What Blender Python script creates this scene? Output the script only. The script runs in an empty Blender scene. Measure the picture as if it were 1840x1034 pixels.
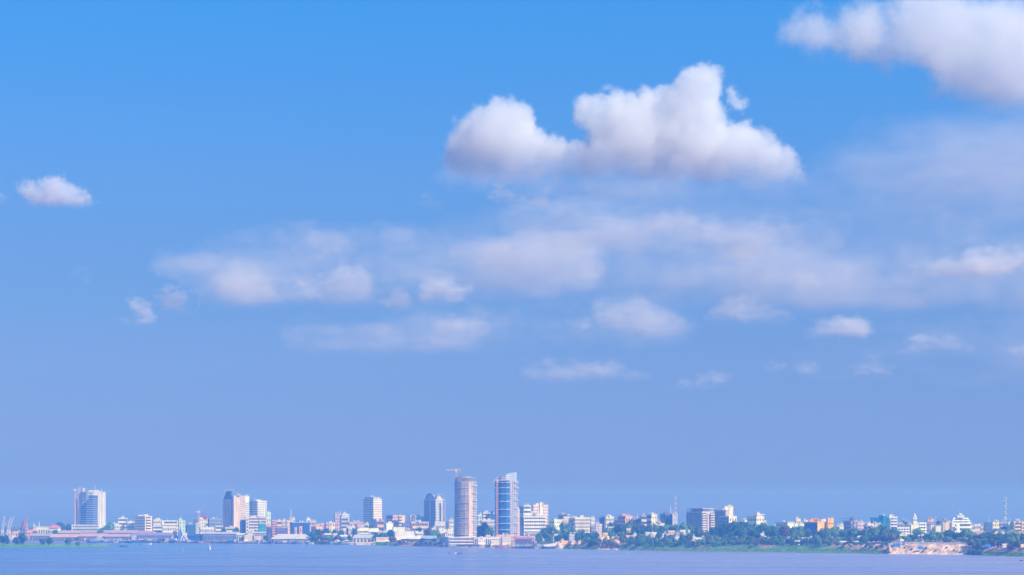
import bpy, math, random
import numpy as np
from mathutils import Vector, Matrix

# ---------------------------------------------------------------- camera, sky, sun, exposure
SC = bpy.context.scene
COL = SC.collection
CAM_H = 42.0            # eye height over the water, metres
FPX = 3700.0            # focal length in photo pixels
HZ = 930.0              # photo row of the horizon
cam_d = bpy.data.cameras.new('camera')
cam_d.sensor_width = 36.0
cam_d.lens = 36.0 * FPX / 1840.0
cam_d.shift_y = (HZ - 517.0) / 1840.0
cam_d.clip_start = 1.0
cam_d.clip_end = 200000.0
cam = bpy.data.objects.new('camera', cam_d)
cam.location = (0, 0, CAM_H)
cam.rotation_euler = (math.radians(90), 0, 0)
COL.objects.link(cam)
SC.camera = cam

SUN_EL, SUN_AZ = math.radians(40), math.radians(121)   # azimuth clockwise from +Y (the view direction)
world = bpy.data.worlds.new('World')
SC.world = world
world.use_nodes = True
wn, wl = world.node_tree.nodes, world.node_tree.links
wn.clear()
w_out = wn.new('ShaderNodeOutputWorld')
w_bg = wn.new('ShaderNodeBackground')
w_sky = wn.new('ShaderNodeTexSky')
w_sky.sky_type = 'NISHITA'
w_sky.sun_disc = False
w_sky.sun_elevation = SUN_EL
w_sky.sun_rotation = SUN_AZ
w_sky.altitude = 300
w_sky.air_density = SKY_AIR = 1.0
w_sky.dust_density = 0.5
w_sky.ozone_density = 3.0
# clear tropical air: the sky's own tint changes with height over the horizon
w_tc = wn.new('ShaderNodeTexCoord')
w_xyz = wn.new('ShaderNodeSeparateXYZ')
wl.new(w_tc.outputs['Generated'], w_xyz.inputs[0])
# below the horizon the air keeps the colour it has at the horizon
w_zc = wn.new('ShaderNodeMath'); w_zc.operation = 'MAXIMUM'; w_zc.inputs[1].default_value = 0.004
wl.new(w_xyz.outputs['Z'], w_zc.inputs[0])
w_cv = wn.new('ShaderNodeCombineXYZ')
wl.new(w_xyz.outputs['X'], w_cv.inputs['X']); wl.new(w_xyz.outputs['Y'], w_cv.inputs['Y']); wl.new(w_zc.outputs[0], w_cv.inputs['Z'])
wl.new(w_cv.outputs[0], w_sky.inputs['Vector'])
w_map = wn.new('ShaderNodeMapRange')
w_map.inputs['From Min'].default_value = 0.0
w_map.inputs['From Max'].default_value = 0.5
wl.new(w_xyz.outputs['Z'], w_map.inputs['Value'])
w_ramp = wn.new('ShaderNodeValToRGB')
SKY_TINT = [(0.0, (0.151, 0.121, 0.448)), (0.0032, (0.188, 0.151, 0.458)), (0.0071, (0.189, 0.175, 0.488)), (0.0109, (0.172, 0.166, 0.459)), (0.0158, (0.208, 0.237, 0.565)), (0.0231, (0.244, 0.318, 0.699)), (0.0328, (0.275, 0.367, 0.806)), (0.0473, (0.313, 0.407, 0.837)), (0.0763, (0.365, 0.482, 0.872)), (0.1051, (0.378, 0.543, 0.911)), (0.1336, (0.4, 0.613, 0.989)), (0.1618, (0.404, 0.692, 1.105)), (0.1896, (0.366, 0.769, 1.217)), (0.2169, (0.319, 0.831, 1.328)), (0.2429, (0.283, 0.899, 1.405)), (0.5, (1.2, 1.3, 1.6))]
el = w_ramp.color_ramp.elements
while len(el) < len(SKY_TINT): el.new(0.99)
for e_, (z_, c_) in zip(el, SKY_TINT):
    e_.position = z_ / 0.5
    e_.color = tuple(v / 1.6 for v in c_) + (1,)
wl.new(w_map.outputs[0], w_ramp.inputs[0])
w_gain = wn.new('ShaderNodeVectorMath'); w_gain.operation = 'SCALE'
w_side = wn.new('ShaderNodeMath'); w_side.operation = 'MULTIPLY_ADD'
w_side.inputs[1].default_value = 0.28; w_side.inputs[2].default_value = 1.6
wl.new(w_xyz.outputs['X'], w_side.inputs[0])
wl.new(w_ramp.outputs[0], w_gain.inputs[0])
wl.new(w_side.outputs[0], w_gain.inputs['Scale'])
w_tint = wn.new('ShaderNodeMix')
w_tint.data_type = 'RGBA'; w_tint.blend_type = 'MULTIPLY'
w_tint.inputs[0].default_value = 1.0
wl.new(w_gain.outputs[0], w_tint.inputs[7])
w_bg.inputs[1].default_value = 0.10
wl.new(w_sky.outputs[0], w_tint.inputs[6])
wl.new(w_tint.outputs[2], w_bg.inputs[0])
wl.new(w_bg.outputs[0], w_out.inputs[0])

sun_d = bpy.data.lights.new('sun', 'SUN')
sun_d.energy = 4.4
sun_d.angle = math.radians(0.5)
sun_d.color = (1.0, 0.92, 0.72)
sun = bpy.data.objects.new('sun', sun_d)
sdir = Vector((math.sin(SUN_AZ) * math.cos(SUN_EL), math.cos(SUN_AZ) * math.cos(SUN_EL), math.sin(SUN_EL)))
sun.rotation_euler = sdir.to_track_quat('Z', 'Y').to_euler()
COL.objects.link(sun)

SC.view_settings.view_transform = 'Standard'
SC.view_settings.look = 'None'
SC.view_settings.exposure = 0.3
SC.view_settings.gamma = 1.0
SC.view_settings.use_curve_mapping = False
SC.render.engine = 'CYCLES'
cy = SC.cycles
cy.use_denoising = True
cy.max_bounces = 12
cy.diffuse_bounces = 2
cy.glossy_bounces = 2
cy.transmission_bounces = 2
cy.transparent_max_bounces = 16
cy.volume_bounces = 8
cy.volume_step_rate = 1.5
cy.volume_max_steps = 512

rnd = random.Random(7)

def P(px, py, D):
    """a point of the photograph at distance D metres -> world position"""
    return Vector(((px - 920.0) / FPX * D, D, CAM_H + (HZ - py) / FPX * D))
# ---------------------------------------------------------------- helpers
_mats = {}
def pmat(name, col, rough=.75, var=.12, scale=.35, metal=0.0, spec=.3, col2=None, bump=0.0, streak=False):
    """painted / plastered / metal surface with soft uneven wear"""
    key = (name, tuple(col), rough, var, scale, metal, col2, bump, streak)
    if key in _mats: return _mats[key]
    m = bpy.data.materials.new(name); m.use_nodes = True
    nt = m.node_tree; N, L = nt.nodes, nt.links
    b = N['Principled BSDF']
    tc = N.new('ShaderNodeTexCoord')
    mp = N.new('ShaderNodeMapping')
    mp.inputs['Scale'].default_value = (1, 1, .25 if streak else 1)
    L.new(tc.outputs['Object'], mp.inputs[0])
    nz = N.new('ShaderNodeTexNoise'); nz.inputs['Scale'].default_value = scale; nz.inputs['Detail'].default_value = 5
    L.new(mp.outputs[0], nz.inputs['Vector'])
    mr = N.new('ShaderNodeMapRange'); mr.inputs['From Min'].default_value = .3; mr.inputs['From Max'].default_value = .7
    L.new(nz.outputs['Fac'], mr.inputs['Value'])
    mx = N.new('ShaderNodeMix'); mx.data_type = 'RGBA'
    c2 = col2 if col2 else tuple(c * (1 - 2 * var) for c in col)
    mx.inputs[6].default_value = (*c2, 1); mx.inputs[7].default_value = (*[min(.92, c * (1 + var * .4)) for c in col], 1)
    L.new(mr.outputs[0], mx.inputs[0])
    L.new(mx.outputs[2], b.inputs['Base Color'])
    b.inputs['Roughness'].default_value = rough
    b.inputs['Metallic'].default_value = metal
    b.inputs['Specular IOR Level'].default_value = spec
    if bump:
        bp = N.new('ShaderNodeBump'); bp.inputs['Strength'].default_value = bump; bp.inputs['Distance'].default_value = 1.0
        L.new(nz.outputs['Fac'], bp.inputs['Height']); L.new(bp.outputs[0], b.inputs['Normal'])
    _mats[key] = m
    return m

def glassmat(name, col, pane=(1.6, 1.1), line=(.2, .25, .35), rough=.12):
    """curtain wall glass with thin mullions"""
    key = ('g', name, col, pane, line)
    if key in _mats: return _mats[key]
    m = bpy.data.materials.new(name); m.use_nodes = True
    nt = m.node_tree; N, L = nt.nodes, nt.links
    b = N['Principled BSDF']
    tc = N.new('ShaderNodeTexCoord')
    sp = N.new('ShaderNodeSeparateXYZ'); L.new(tc.outputs['Object'], sp.inputs[0])
    ad = N.new('ShaderNodeMath'); ad.operation = 'ADD'; L.new(sp.outputs[0], ad.inputs[0]); L.new(sp.outputs[1], ad.inputs[1])
    cb = N.new('ShaderNodeCombineXYZ'); L.new(ad.outputs[0], cb.inputs[0]); L.new(sp.outputs[2], cb.inputs[1])
    br = N.new('ShaderNodeTexBrick'); br.offset = 0
    br.inputs['Scale'].default_value = 1.0
    br.inputs['Brick Width'].default_value = pane[0]; br.inputs['Row Height'].default_value = pane[1] * 3
    br.inputs['Mortar Size'].default_value = .14
    br.inputs['Color1'].default_value = (*col, 1)
    br.inputs['Color2'].default_value = (*[c * .62 for c in col], 1)
    br.inputs['Mortar'].default_value = (*line, 1)
    L.new(cb.outputs[0], br.inputs['Vector']); L.new(br.outputs['Color'], b.inputs['Base Color'])
    b.inputs['Roughness'].default_value = rough
    b.inputs['Metallic'].default_value = .35
    _mats[key] = m
    return m

DARKGLASS = None
class MB:
    def __init__(s): s.v = []; s.f = []; s.mi = []
    def quad(s, a, b, c, d, mi=0):
        n = len(s.v); s.v += [a, b, c, d]; s.f.append((n, n + 1, n + 2, n + 3)); s.mi.append(mi)
    def hexa(s, p, mi=0):
        n = len(s.v); s.v += [tuple(q) for q in p]
        for f in ((0, 3, 2, 1), (4, 5, 6, 7), (0, 1, 5, 4), (1, 2, 6, 5), (2, 3, 7, 6), (3, 0, 4, 7)):
            s.f.append(tuple(n + i for i in f)); s.mi.append(mi)
    def box(s, x0, x1, y0, y1, z0, z1, mi=0):
        s.hexa([(x0, y0, z0), (x1, y0, z0), (x1, y1, z0), (x0, y1, z0), (x0, y0, z1), (x1, y0, z1), (x1, y1, z1), (x0, y1, z1)], mi)
    def bar(s, a, b, w, w2=None, mi=0):
        a, b = Vector(a), Vector(b); d = (b - a)
        if d.length < 1e-6: return
        d.normalize()
        up = Vector((0, 0, 1)) if abs(d.z) < .9 else Vector((1, 0, 0))
        x = d.cross(up).normalized(); y = d.cross(x).normalized()
        w2 = w if w2 is None else w2
        P_ = [a - x * w - y * w, a + x * w - y * w, a + x * w + y * w, a - x * w + y * w,
              b - x * w2 - y * w2, b + x * w2 - y * w2, b + x * w2 + y * w2, b - x * w2 + y * w2]
        s.hexa([tuple(q) for q in P_], mi)
    def prism(s, pts, z0, z1, mi=0, top=None):
        """extrude a plan polygon; top: optional function (x, y) -> z"""
        n = len(pts); k = len(s.v)
        s.v += [(x, y, z0) for x, y in pts]
        s.v += [(x, y, top(x, y) if top else z1) for x, y in pts]
        for i in range(n):
            j = (i + 1) % n
            s.f.append((k + i, k + j, k + n + j, k + n + i)); s.mi.append(mi)
        s.f.append(tuple(k + n + i for i in range(n))); s.mi.append(mi)
        s.f.append(tuple(k + i for i in reversed(range(n)))); s.mi.append(mi)
    def tube(s, c, r0, r1, z0, z1, n=12, mi=0):
        k = len(s.v)
        for z, r in ((z0, r0), (z1, r1)):
            s.v += [(c[0] + math.cos(6.28318 * i / n) * r, c[1] + math.sin(6.28318 * i / n) * r, z) for i in range(n)]
        for i in range(n):
            j = (i + 1) % n
            s.f.append((k + i, k + j, k + n + j, k + n + i)); s.mi.append(mi)
        s.f.append(tuple(k + n + i for i in range(n))); s.mi.append(mi)
        s.f.append(tuple(k + i for i in reversed(range(n)))); s.mi.append(mi)
    def mesh(s, name, mats):
        me = bpy.data.meshes.new(name)
        me.from_pydata([tuple(v) for v in s.v], [], s.f)
        for m in (mats if isinstance(mats, (list, tuple)) else [mats]): me.materials.append(m)
        me.polygons.foreach_set('material_index', s.mi)
        me.update()
        return me
    def build(s, name, mats, parent=None, label=None):
        o = bpy.data.objects.new(name, s.mesh(name, mats))
        COL.objects.link(o)
        if parent: o.parent = parent
        if label: o['label'] = label
        return o

def tag(o, label=None, cat=None, group=None, kind=None):
    if label: o['label'] = label
    if cat: o['category'] = cat
    if group: o['group'] = group
    if kind: o['kind'] = kind
    return o

def empty(name, loc, label, cat, group=None, rz=0.0):
    o = bpy.data.objects.new(name, None); COL.objects.link(o)
    o.location = loc; o.rotation_euler = (0, 0, rz); o.empty_display_size = 2
    return tag(o, label, cat, group)

def copy_thing(o, parent=None):
    c = o.copy(); COL.objects.link(c)
    if parent: c.parent = parent
    for ch in o.children: copy_thing(ch, c)
    return c

_o1 = 'first second third fourth fifth sixth seventh eighth ninth tenth eleventh twelfth thirteenth fourteenth fifteenth sixteenth seventeenth eighteenth nineteenth'.split()
_o10 = {2: 'twent', 3: 'thirt', 4: 'fort', 5: 'fift', 6: 'sixt'}
def ordw(n):
    if n < 20: return _o1[n - 1]
    return _o10[n // 10] + ('ieth' if n % 10 == 0 else 'y-' + _o1[n % 10 - 1])

def interp(xs, ys, x): return float(np.interp(x, xs, ys))

# shoreline: photo row of the water's edge for each photo column -> distance
SHX = [-700, 0, 200, 480, 600, 700, 800, 900, 1000, 1100, 1180, 1340, 1500, 1590, 1735, 1765, 1840, 2500]
SHY = [975, 975, 975.5, 977, 979, 980.5, 983, 985, 986.5, 988, 990, 992, 993.8, 995.6, 996.9, 998.6, 1000.5, 1006]
def shore_D(px): return CAM_H * FPX / (interp(SHX, SHY, px) - HZ)
BKX = [-700, 480, 560, 690, 720, 790, 800, 960, 990, 1060, 1180, 1300, 1560, 1592, 1606, 1725, 1750, 2500]
BKH = [2.5, 2.5, 4, 4, 7.5, 7, 4, 4, 6, 8, 7, 7, 8.5, 9, 10.8, 10.6, 9, 9]
def bank_H(px): return interp(BKX, BKH, px)
def ground_z(px, D):
    d = D - shore_D(px); hb = bank_H(px)
    if d < 0: return max(-2.5, d * .08)
    w = 22.0
    if d < w: t = d / w; return hb * t * t * (3 - 2 * t) if hb > 5 else hb * min(1, d / 6.0)
    top = max(hb, interp([560, 720, 1060, 1110, 1240, 1300, 1560, 1600, 1900], [9.5, 9.5, 10, 15, 15, 14.5, 14, 15, 14], px))
    run = interp([1060, 1110], [420, 110], px)
    return hb + (top - hb) * min(1, (d - w) / run)
# ---------------------------------------------------------------- river, land, island, haze
def water_mat():
    m = bpy.data.materials.new('river_water'); m.use_nodes = True
    nt = m.node_tree; N, L = nt.nodes, nt.links
    b = N['Principled BSDF']
    geo = N.new('ShaderNodeNewGeometry')
    def noise(sx, sy, det, dist=0.0):
        mp = N.new('ShaderNodeMapping'); mp.inputs['Scale'].default_value = (sx, sy, 1)
        L.new(geo.outputs['Position'], mp.inputs[0])
        n = N.new('ShaderNodeTexNoise'); n.inputs['Scale'].default_value = 1; n.inputs['Detail'].default_value = det
        n.inputs['Distortion'].default_value = dist
        L.new(mp.outputs[0], n.inputs['Vector']); return n.outputs['Fac']
    big = noise(1 / 420., 1 / 90., 6, .6)
    mid = noise(1 / 60., 1 / 22., 5)
    small = noise(1 / 5., 1 / 3., 4)
    sx = N.new('ShaderNodeSeparateXYZ'); L.new(geo.outputs['Position'], sx.inputs[0])
    mr = N.new('ShaderNodeMapRange'); mr.inputs['From Min'].default_value = -900; mr.inputs['From Max'].default_value = 900
    L.new(sx.outputs[0], mr.inputs['Value'])
    silt = N.new('ShaderNodeMix'); silt.data_type = 'RGBA'       # clear water left, silt-laden brown current right
    silt.inputs[6].default_value = (.050, .145, .370, 1); silt.inputs[7].default_value = (.285, .260, .430, 1)
    L.new(mr.outputs[0], silt.inputs[0])
    cr = N.new('ShaderNodeMapRange'); cr.inputs['From Min'].default_value = .35; cr.inputs['From Max'].default_value = .65
    cr.inputs['To Min'].default_value = .88; cr.inputs['To Max'].default_value = 1.13
    L.new(big, cr.inputs['Value'])
    sc = N.new('ShaderNodeVectorMath'); sc.operation = 'SCALE'
    L.new(silt.outputs[2], sc.inputs[0]); L.new(cr.outputs[0], sc.inputs['Scale'])
    L.new(sc.outputs[0], b.inputs['Base Color'])
    rr = N.new('ShaderNodeMapRange'); rr.inputs['From Min'].default_value = .3; rr.inputs['From Max'].default_value = .7
    rr.inputs['To Min'].default_value = .16; rr.inputs['To Max'].default_value = .5
    L.new(mid, rr.inputs['Value']); L.new(rr.outputs[0], b.inputs['Roughness'])
    b.inputs['IOR'].default_value = 1.33
    b1 = N.new('ShaderNodeBump'); b1.inputs['Strength'].default_value = .6; b1.inputs['Distance'].default_value = .5
    L.new(small, b1.inputs['Height'])
    b2 = N.new('ShaderNodeBump'); b2.inputs['Strength'].default_value = .5; b2.inputs['Distance'].default_value = 1.6
    L.new(mid, b2.inputs['Height']); L.new(b1.outputs[0], b2.inputs['Normal'])
    L.new(b2.outputs[0], b.inputs['Normal'])
    return m
mb = MB(); xs = np.linspace(-5100, 5100, 9); ys = [-300, 0, 1500, 3000, 6000, 8500]
for i in range(len(xs) - 1):
    for j in range(len(ys) - 1):
        mb.quad((xs[i], ys[j], 0), (xs[i + 1], ys[j], 0), (xs[i + 1], ys[j + 1], 0), (xs[i], ys[j + 1], 0))
tag(mb.build('river', water_mat()), 'wide calm blue lavender river in front of the city', kind='structure')

def land_mat(name):
    m = bpy.data.materials.new(name); m.use_nodes = True
    nt = m.node_tree; N, L = nt.nodes, nt.links
    b = N['Principled BSDF']; b.inputs['Roughness'].default_value = .95
    at = N.new('ShaderNodeAttribute'); at.attribute_name = 'soil'
    geo = N.new('ShaderNodeNewGeometry')
    n = N.new('ShaderNodeTexNoise'); n.inputs['Scale'].default_value = .09; n.inputs['Detail'].default_value = 8
    L.new(geo.outputs['Position'], n.inputs['Vector'])
    mr = N.new('ShaderNodeMapRange'); mr.inputs['From Min'].default_value = .3; mr.inputs['From Max'].default_value = .7
    mr.inputs['To Min'].default_value = .6; mr.inputs['To Max'].default_value = 1.35
    L.new(n.outputs['Fac'], mr.inputs['Value'])
    sc = N.new('ShaderNodeVectorMath'); sc.operation = 'SCALE'
    L.new(at.outputs[0], sc.inputs[0]); L.new(mr.outputs[0], sc.inputs['Scale'])
    L.new(sc.outputs[0], b.inputs['Base Color'])
    bp = N.new('ShaderNodeBump'); bp.inputs['Strength'].default_value = .5; bp.inputs['Distance'].default_value = 1.0
    L.new(n.outputs['Fac'], bp.inputs['Height']); L.new(bp.outputs[0], b.inputs['Normal'])
    return m
LAND = land_mat('bank_soil')
SOIL = dict(grass=(.07, .17, .035), lush=(.07, .24, .07), sand=(.80, .58, .34), clay=(.50, .30, .22), quay=(.20, .16, .15), scree=(.46, .32, .26), dry=(.26, .20, .09), dark=(.05, .07, .03))
def soil_at(px, d):
    """what the ground is made of, by column along the bank and metres back from the water"""
    if d > 500: return SOIL['dark']
    if d > 120: return SOIL['dry'] if (int(px) // 23) % 3 else SOIL['grass']
    if px < 560: return SOIL['quay']
    if px < 625: return SOIL['dark']
    if px < 668: return SOIL['sand'] if d < 12 else SOIL['dry']
    if px < 708: return SOIL['lush'] if d < 9 else SOIL['sand']
    if px < 775: return SOIL['clay'] if d < 12 else SOIL['sand']
    if px < 815: return SOIL['sand']
    if px < 930: return SOIL['quay'] if (int(px) // 9) % 2 else SOIL['sand']
    if px < 1000: return SOIL['quay']
    if px < 1030: return SOIL['clay'] if d > 8 else SOIL['grass']
    if px < 1050: return SOIL['clay']
    if px < 1070: return SOIL['dark']
    if px < 1115: return SOIL['clay'] if d > 6 else SOIL['sand']
    if px < 1520: return SOIL['lush'] if d < 14 else (SOIL['dry'] if (int(px) // 31) % 4 == 0 else SOIL['grass'])
    if px < 1592: return SOIL['lush'] if d < 8 else SOIL['clay']
    if px < 1737: return SOIL['sand'] if d < 3.5 or (d < 60 and (math.sin(px * .23) + math.sin(px * .071 + d * .5) > .1)) else (SOIL['scree'] if d < 60 else SOIL['dry'])
    return SOIL['lush'] if d < 10 else SOIL['clay']
offs = [-30, -8, -1, 1, 3, 5, 7, 9, 11, 13, 15, 17, 19, 21, 24, 30, 40, 80, 150, 300, 600, 1200, 2600, 4600]
pxs = list(range(-700, 0, 20)) + [i * 2.5 for i in range(0, 740)] + list(range(1850, 2501, 20))
V = []; C = []
nr = np.random.default_rng(4)
for p in pxs:
    for o_ in offs:
        D = shore_D(p) + o_
        if 0 < o_ < 26: D += nr.uniform(-.8, .8) + 2.6 * math.sin(p * .17) * math.sin(p * .067 + 1) + .8 * math.sin(p * .5 + o_ * .4)
        z = ground_z(p, D)
        if 2 < o_ < 40: z += nr.uniform(-.45, .45)
        V.append(((p - 920) / FPX * D, D, z))
        C.append((*soil_at(p + nr.uniform(-6, 6), o_ + nr.uniform(-3, 3)), 1))
F = []
n = len(offs)
for i in range(len(pxs) - 1):
    for j in range(n - 1):
        F.append((i * n + j, (i + 1) * n + j, (i + 1) * n + j + 1, i * n + j + 1))
me = bpy.data.meshes.new('land'); me.from_pydata(V, [], F); me.materials.append(LAND)
ca = me.color_attributes.new('soil', 'FLOAT_COLOR', 'POINT'); ca.data.foreach_set('color', np.array(C, np.float32).reshape(-1))
me.polygons.foreach_set('use_smooth', [True] * len(me.polygons))
land = bpy.data.objects.new('ground', me); COL.objects.link(land); tag(land, 'far river bank and the flat land the city stands on', kind='structure')

# low green island in the river at the left
IX = [-260, -100, 0, 60, 120, 170, 205]; IH = [3.2, 3.2, 3.4, 3.0, 2.6, 2.0, .0]
def isl_z(px): return interp(IX, IH, px)
V = []; C = []; F = []
ipx = list(range(-260, 207, 4)); rows = [0, 8, 20, 60, 110, 150, 165]
prof = [-.6, .35, .8, 1.0, .9, .5, -.8]
for p in ipx:
    w = min(1, (206 - p) / 60.0)
    for r_, q in zip(rows, prof):
        D = 2870 + (r_ * w) + (1 - w) * 40
        z = isl_z(p) * q if q > 0 else -1.0
        V.append(((p - 920) / FPX * D, D, z + nr.uniform(-.2, .2))); C.append((*SOIL['lush'], 1))
n = len(rows)
for i in range(len(ipx) - 1):
    for j in range(n - 1): F.append((i * n + j, (i + 1) * n + j, (i + 1) * n + j + 1, i * n + j + 1))
me = bpy.data.meshes.new('island_ground'); me.from_pydata(V, [], F); me.materials.append(LAND)
ca = me.color_attributes.new('soil', 'FLOAT_COLOR', 'POINT'); ca.data.foreach_set('color', np.array(C, np.float32).reshape(-1))
isl = bpy.data.objects.new('island_ground', me); COL.objects.link(isl); tag(isl, 'low green island in the river at the left edge', kind='structure')

# grass: tufts along the water's edge
def leafmat(name, c1, c2, trans=.25):
    key = ('leaf', name, c1, c2)
    if key in _mats: return _mats[key]
    m = bpy.data.materials.new(name); m.use_nodes = True
    nt = m.node_tree; N, L = nt.nodes, nt.links
    b = N['Principled BSDF']; b.inputs['Roughness'].default_value = .7; b.inputs['Specular IOR Level'].default_value = .2
    geo = N.new('ShaderNodeNewGeometry')
    n = N.new('ShaderNodeTexNoise'); n.inputs['Scale'].default_value = .45; n.inputs['Detail'].default_value = 4
    L.new(geo.outputs['Position'], n.inputs['Vector'])
    ad = N.new('ShaderNodeMath'); ad.operation = 'ADD'
    oi = N.new('ShaderNodeObjectInfo'); ml = N.new('ShaderNodeMath'); ml.operation = 'MULTIPLY_ADD'
    ml.inputs[1].default_value = .5; ml.inputs[2].default_value = -.25
    L.new(oi.outputs['Random'], ml.inputs[0]); L.new(n.outputs['Fac'], ad.inputs[0]); L.new(ml.outputs[0], ad.inputs[1])
    mr = N.new('ShaderNodeMapRange'); mr.inputs['From Min'].default_value = .25; mr.inputs['From Max'].default_value = .75
    L.new(ad.outputs[0], mr.inputs['Value'])
    mx = N.new('ShaderNodeMix'); mx.data_type = 'RGBA'
    mx.inputs[6].default_value = (*c1, 1); mx.inputs[7].default_value = (*c2, 1)
    L.new(mr.outputs[0], mx.inputs[0]); L.new(mx.outputs[2], b.inputs['Base Color'])
    _mats[key] = m
    return m
G_LUSH = leafmat('grass_blades', (.08, .26, .05), (.28, .44, .09))
def grass_strip(name, p0, p1, depth, count, hgt, label, mat, front=None, D0=None, zf=None):
    mb = MB(); r = random.Random(int(p0 + 5000))
    for _ in range(count):
        p = r.uniform(p0, p1)
        base = D0(p) if D0 else shore_D(p)
        D = base + r.uniform(1, depth)
        z = zf(p, D) if zf else ground_z(p, D)
        X = (p - 920) / FPX * D
        for k in range(3):
            a = r.uniform(0, 3.14); w = r.uniform(.3, .8); h = hgt * r.uniform(.5, 1.3); t = r.uniform(-.5, .5)
            dx, dy = math.cos(a) * w, math.sin(a) * w
            mb.quad((X - dx, D - dy, z - .3), (X + dx, D + dy, z - .3), (X + dx * .5 + t, D + dy * .5, z + h), (X - dx * .6 + t, D - dy * .6, z + h * .8))
    return tag(mb.build(name, mat), label, kind='stuff')
grass_strip('grass', 1112, 1596, 11, 5200, .9, 'bright green reeds and grass along the right hand bank', G_LUSH)
grass_strip('grass', 1738, 1960, 10, 2300, .9, 'green bank grass right of the sandy bluff', G_LUSH)
grass_strip('grass', 676, 712, 10, 260, 1.0, 'small green grass patch below the grey warehouse', G_LUSH)
grass_strip('grass', 995, 1075, 9, 500, 1.2, 'green scrub grass at the foot of the bank right of the moored hull', G_LUSH)
grass_strip('grass', -200, 200, 90, 2600, 1.2, 'green grass covering the low island', G_LUSH, D0=lambda p: 2878, zf=lambda p, D: isl_z(p) * .8)
# ---------------------------------------------------------------- buildings
WHITE = (.76, .73, .66); CREAM = (.78, .70, .52); YELLOW = (.78, .60, .30); BEIGE = (.62, .50, .38); PINK = (.70, .42, .34)
ROSE = (.55, .30, .28); LAV = (.42, .40, .46); GREY = (.40, .40, .42); ORANGE = (.85, .33, .08); TERRA = (.62, .28, .16)
PALEGREEN = (.62, .76, .58); BLUEG = (.06, .17, .40); NAVY = (.03, .07, .20); TEAL = (.0, .13, .27)
GLASS = pmat('window_glass', (.10, .13, .21), rough=.15, var=.3, scale=.8, spec=.6)
GLASSB = pmat('blue_window_glass', (.12, .20, .40), rough=.15, var=.3, scale=.5, spec=.6)
CONC = pmat('bare_concrete', (.42, .38, .34), var=.2)
DKROOF = pmat('bitumen_roof', (.22, .22, .24), var=.2)
METALW = pmat('white_painted_metal', (.8, .8, .8), rough=.5)
STEELR = pmat('red_painted_steel', (.62, .16, .10), rough=.5)
STEELG = pmat('grey_steel', (.35, .36, .38), rough=.5)
WALLS = {}
def wallm(c): return pmat('painted_plaster', c, rough=.85, var=.15, scale=.22, streak=True)

_wm = {}
def win_mesh(w, h, mat, d=.18):
    k = (round(w, 1), round(h, 1), mat.name)
    if k not in _wm:
        mb = MB(); mb.box(-k[0] / 2, k[0] / 2, -d, .02, -k[1] / 2, k[1] / 2)
        _wm[k] = mb.mesh('window', mat)
    return _wm[k]

def corner_plan(x0, xc, x1, D, a):
    """plan of a box whose near corner is seen at column xc: left face spans x0..xc, right face xc..x1"""
    a = math.radians(max(a, 40))
    Xc = (xc - 920) / FPX * D
    t1, t0 = (x1 - 920) / FPX, (x0 - 920) / FPX
    wB = (t1 * D - Xc) / (math.sin(a) - t1 * math.cos(a))
    wA = (Xc - t0 * D) / (math.cos(a) + t0 * math.sin(a))
    wB, wA = max(wB, 1.0), max(wA, 1.0)
    c = Vector((Xc, D)); dB = Vector((math.sin(a), math.cos(a))); dA = Vector((-math.cos(a), math.sin(a)))
    return [c + dA * wA, c, c + dB * wB, c + dA * wA + dB * wB]      # counter-clockwise seen from above: face 0 left, face 1 right

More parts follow.
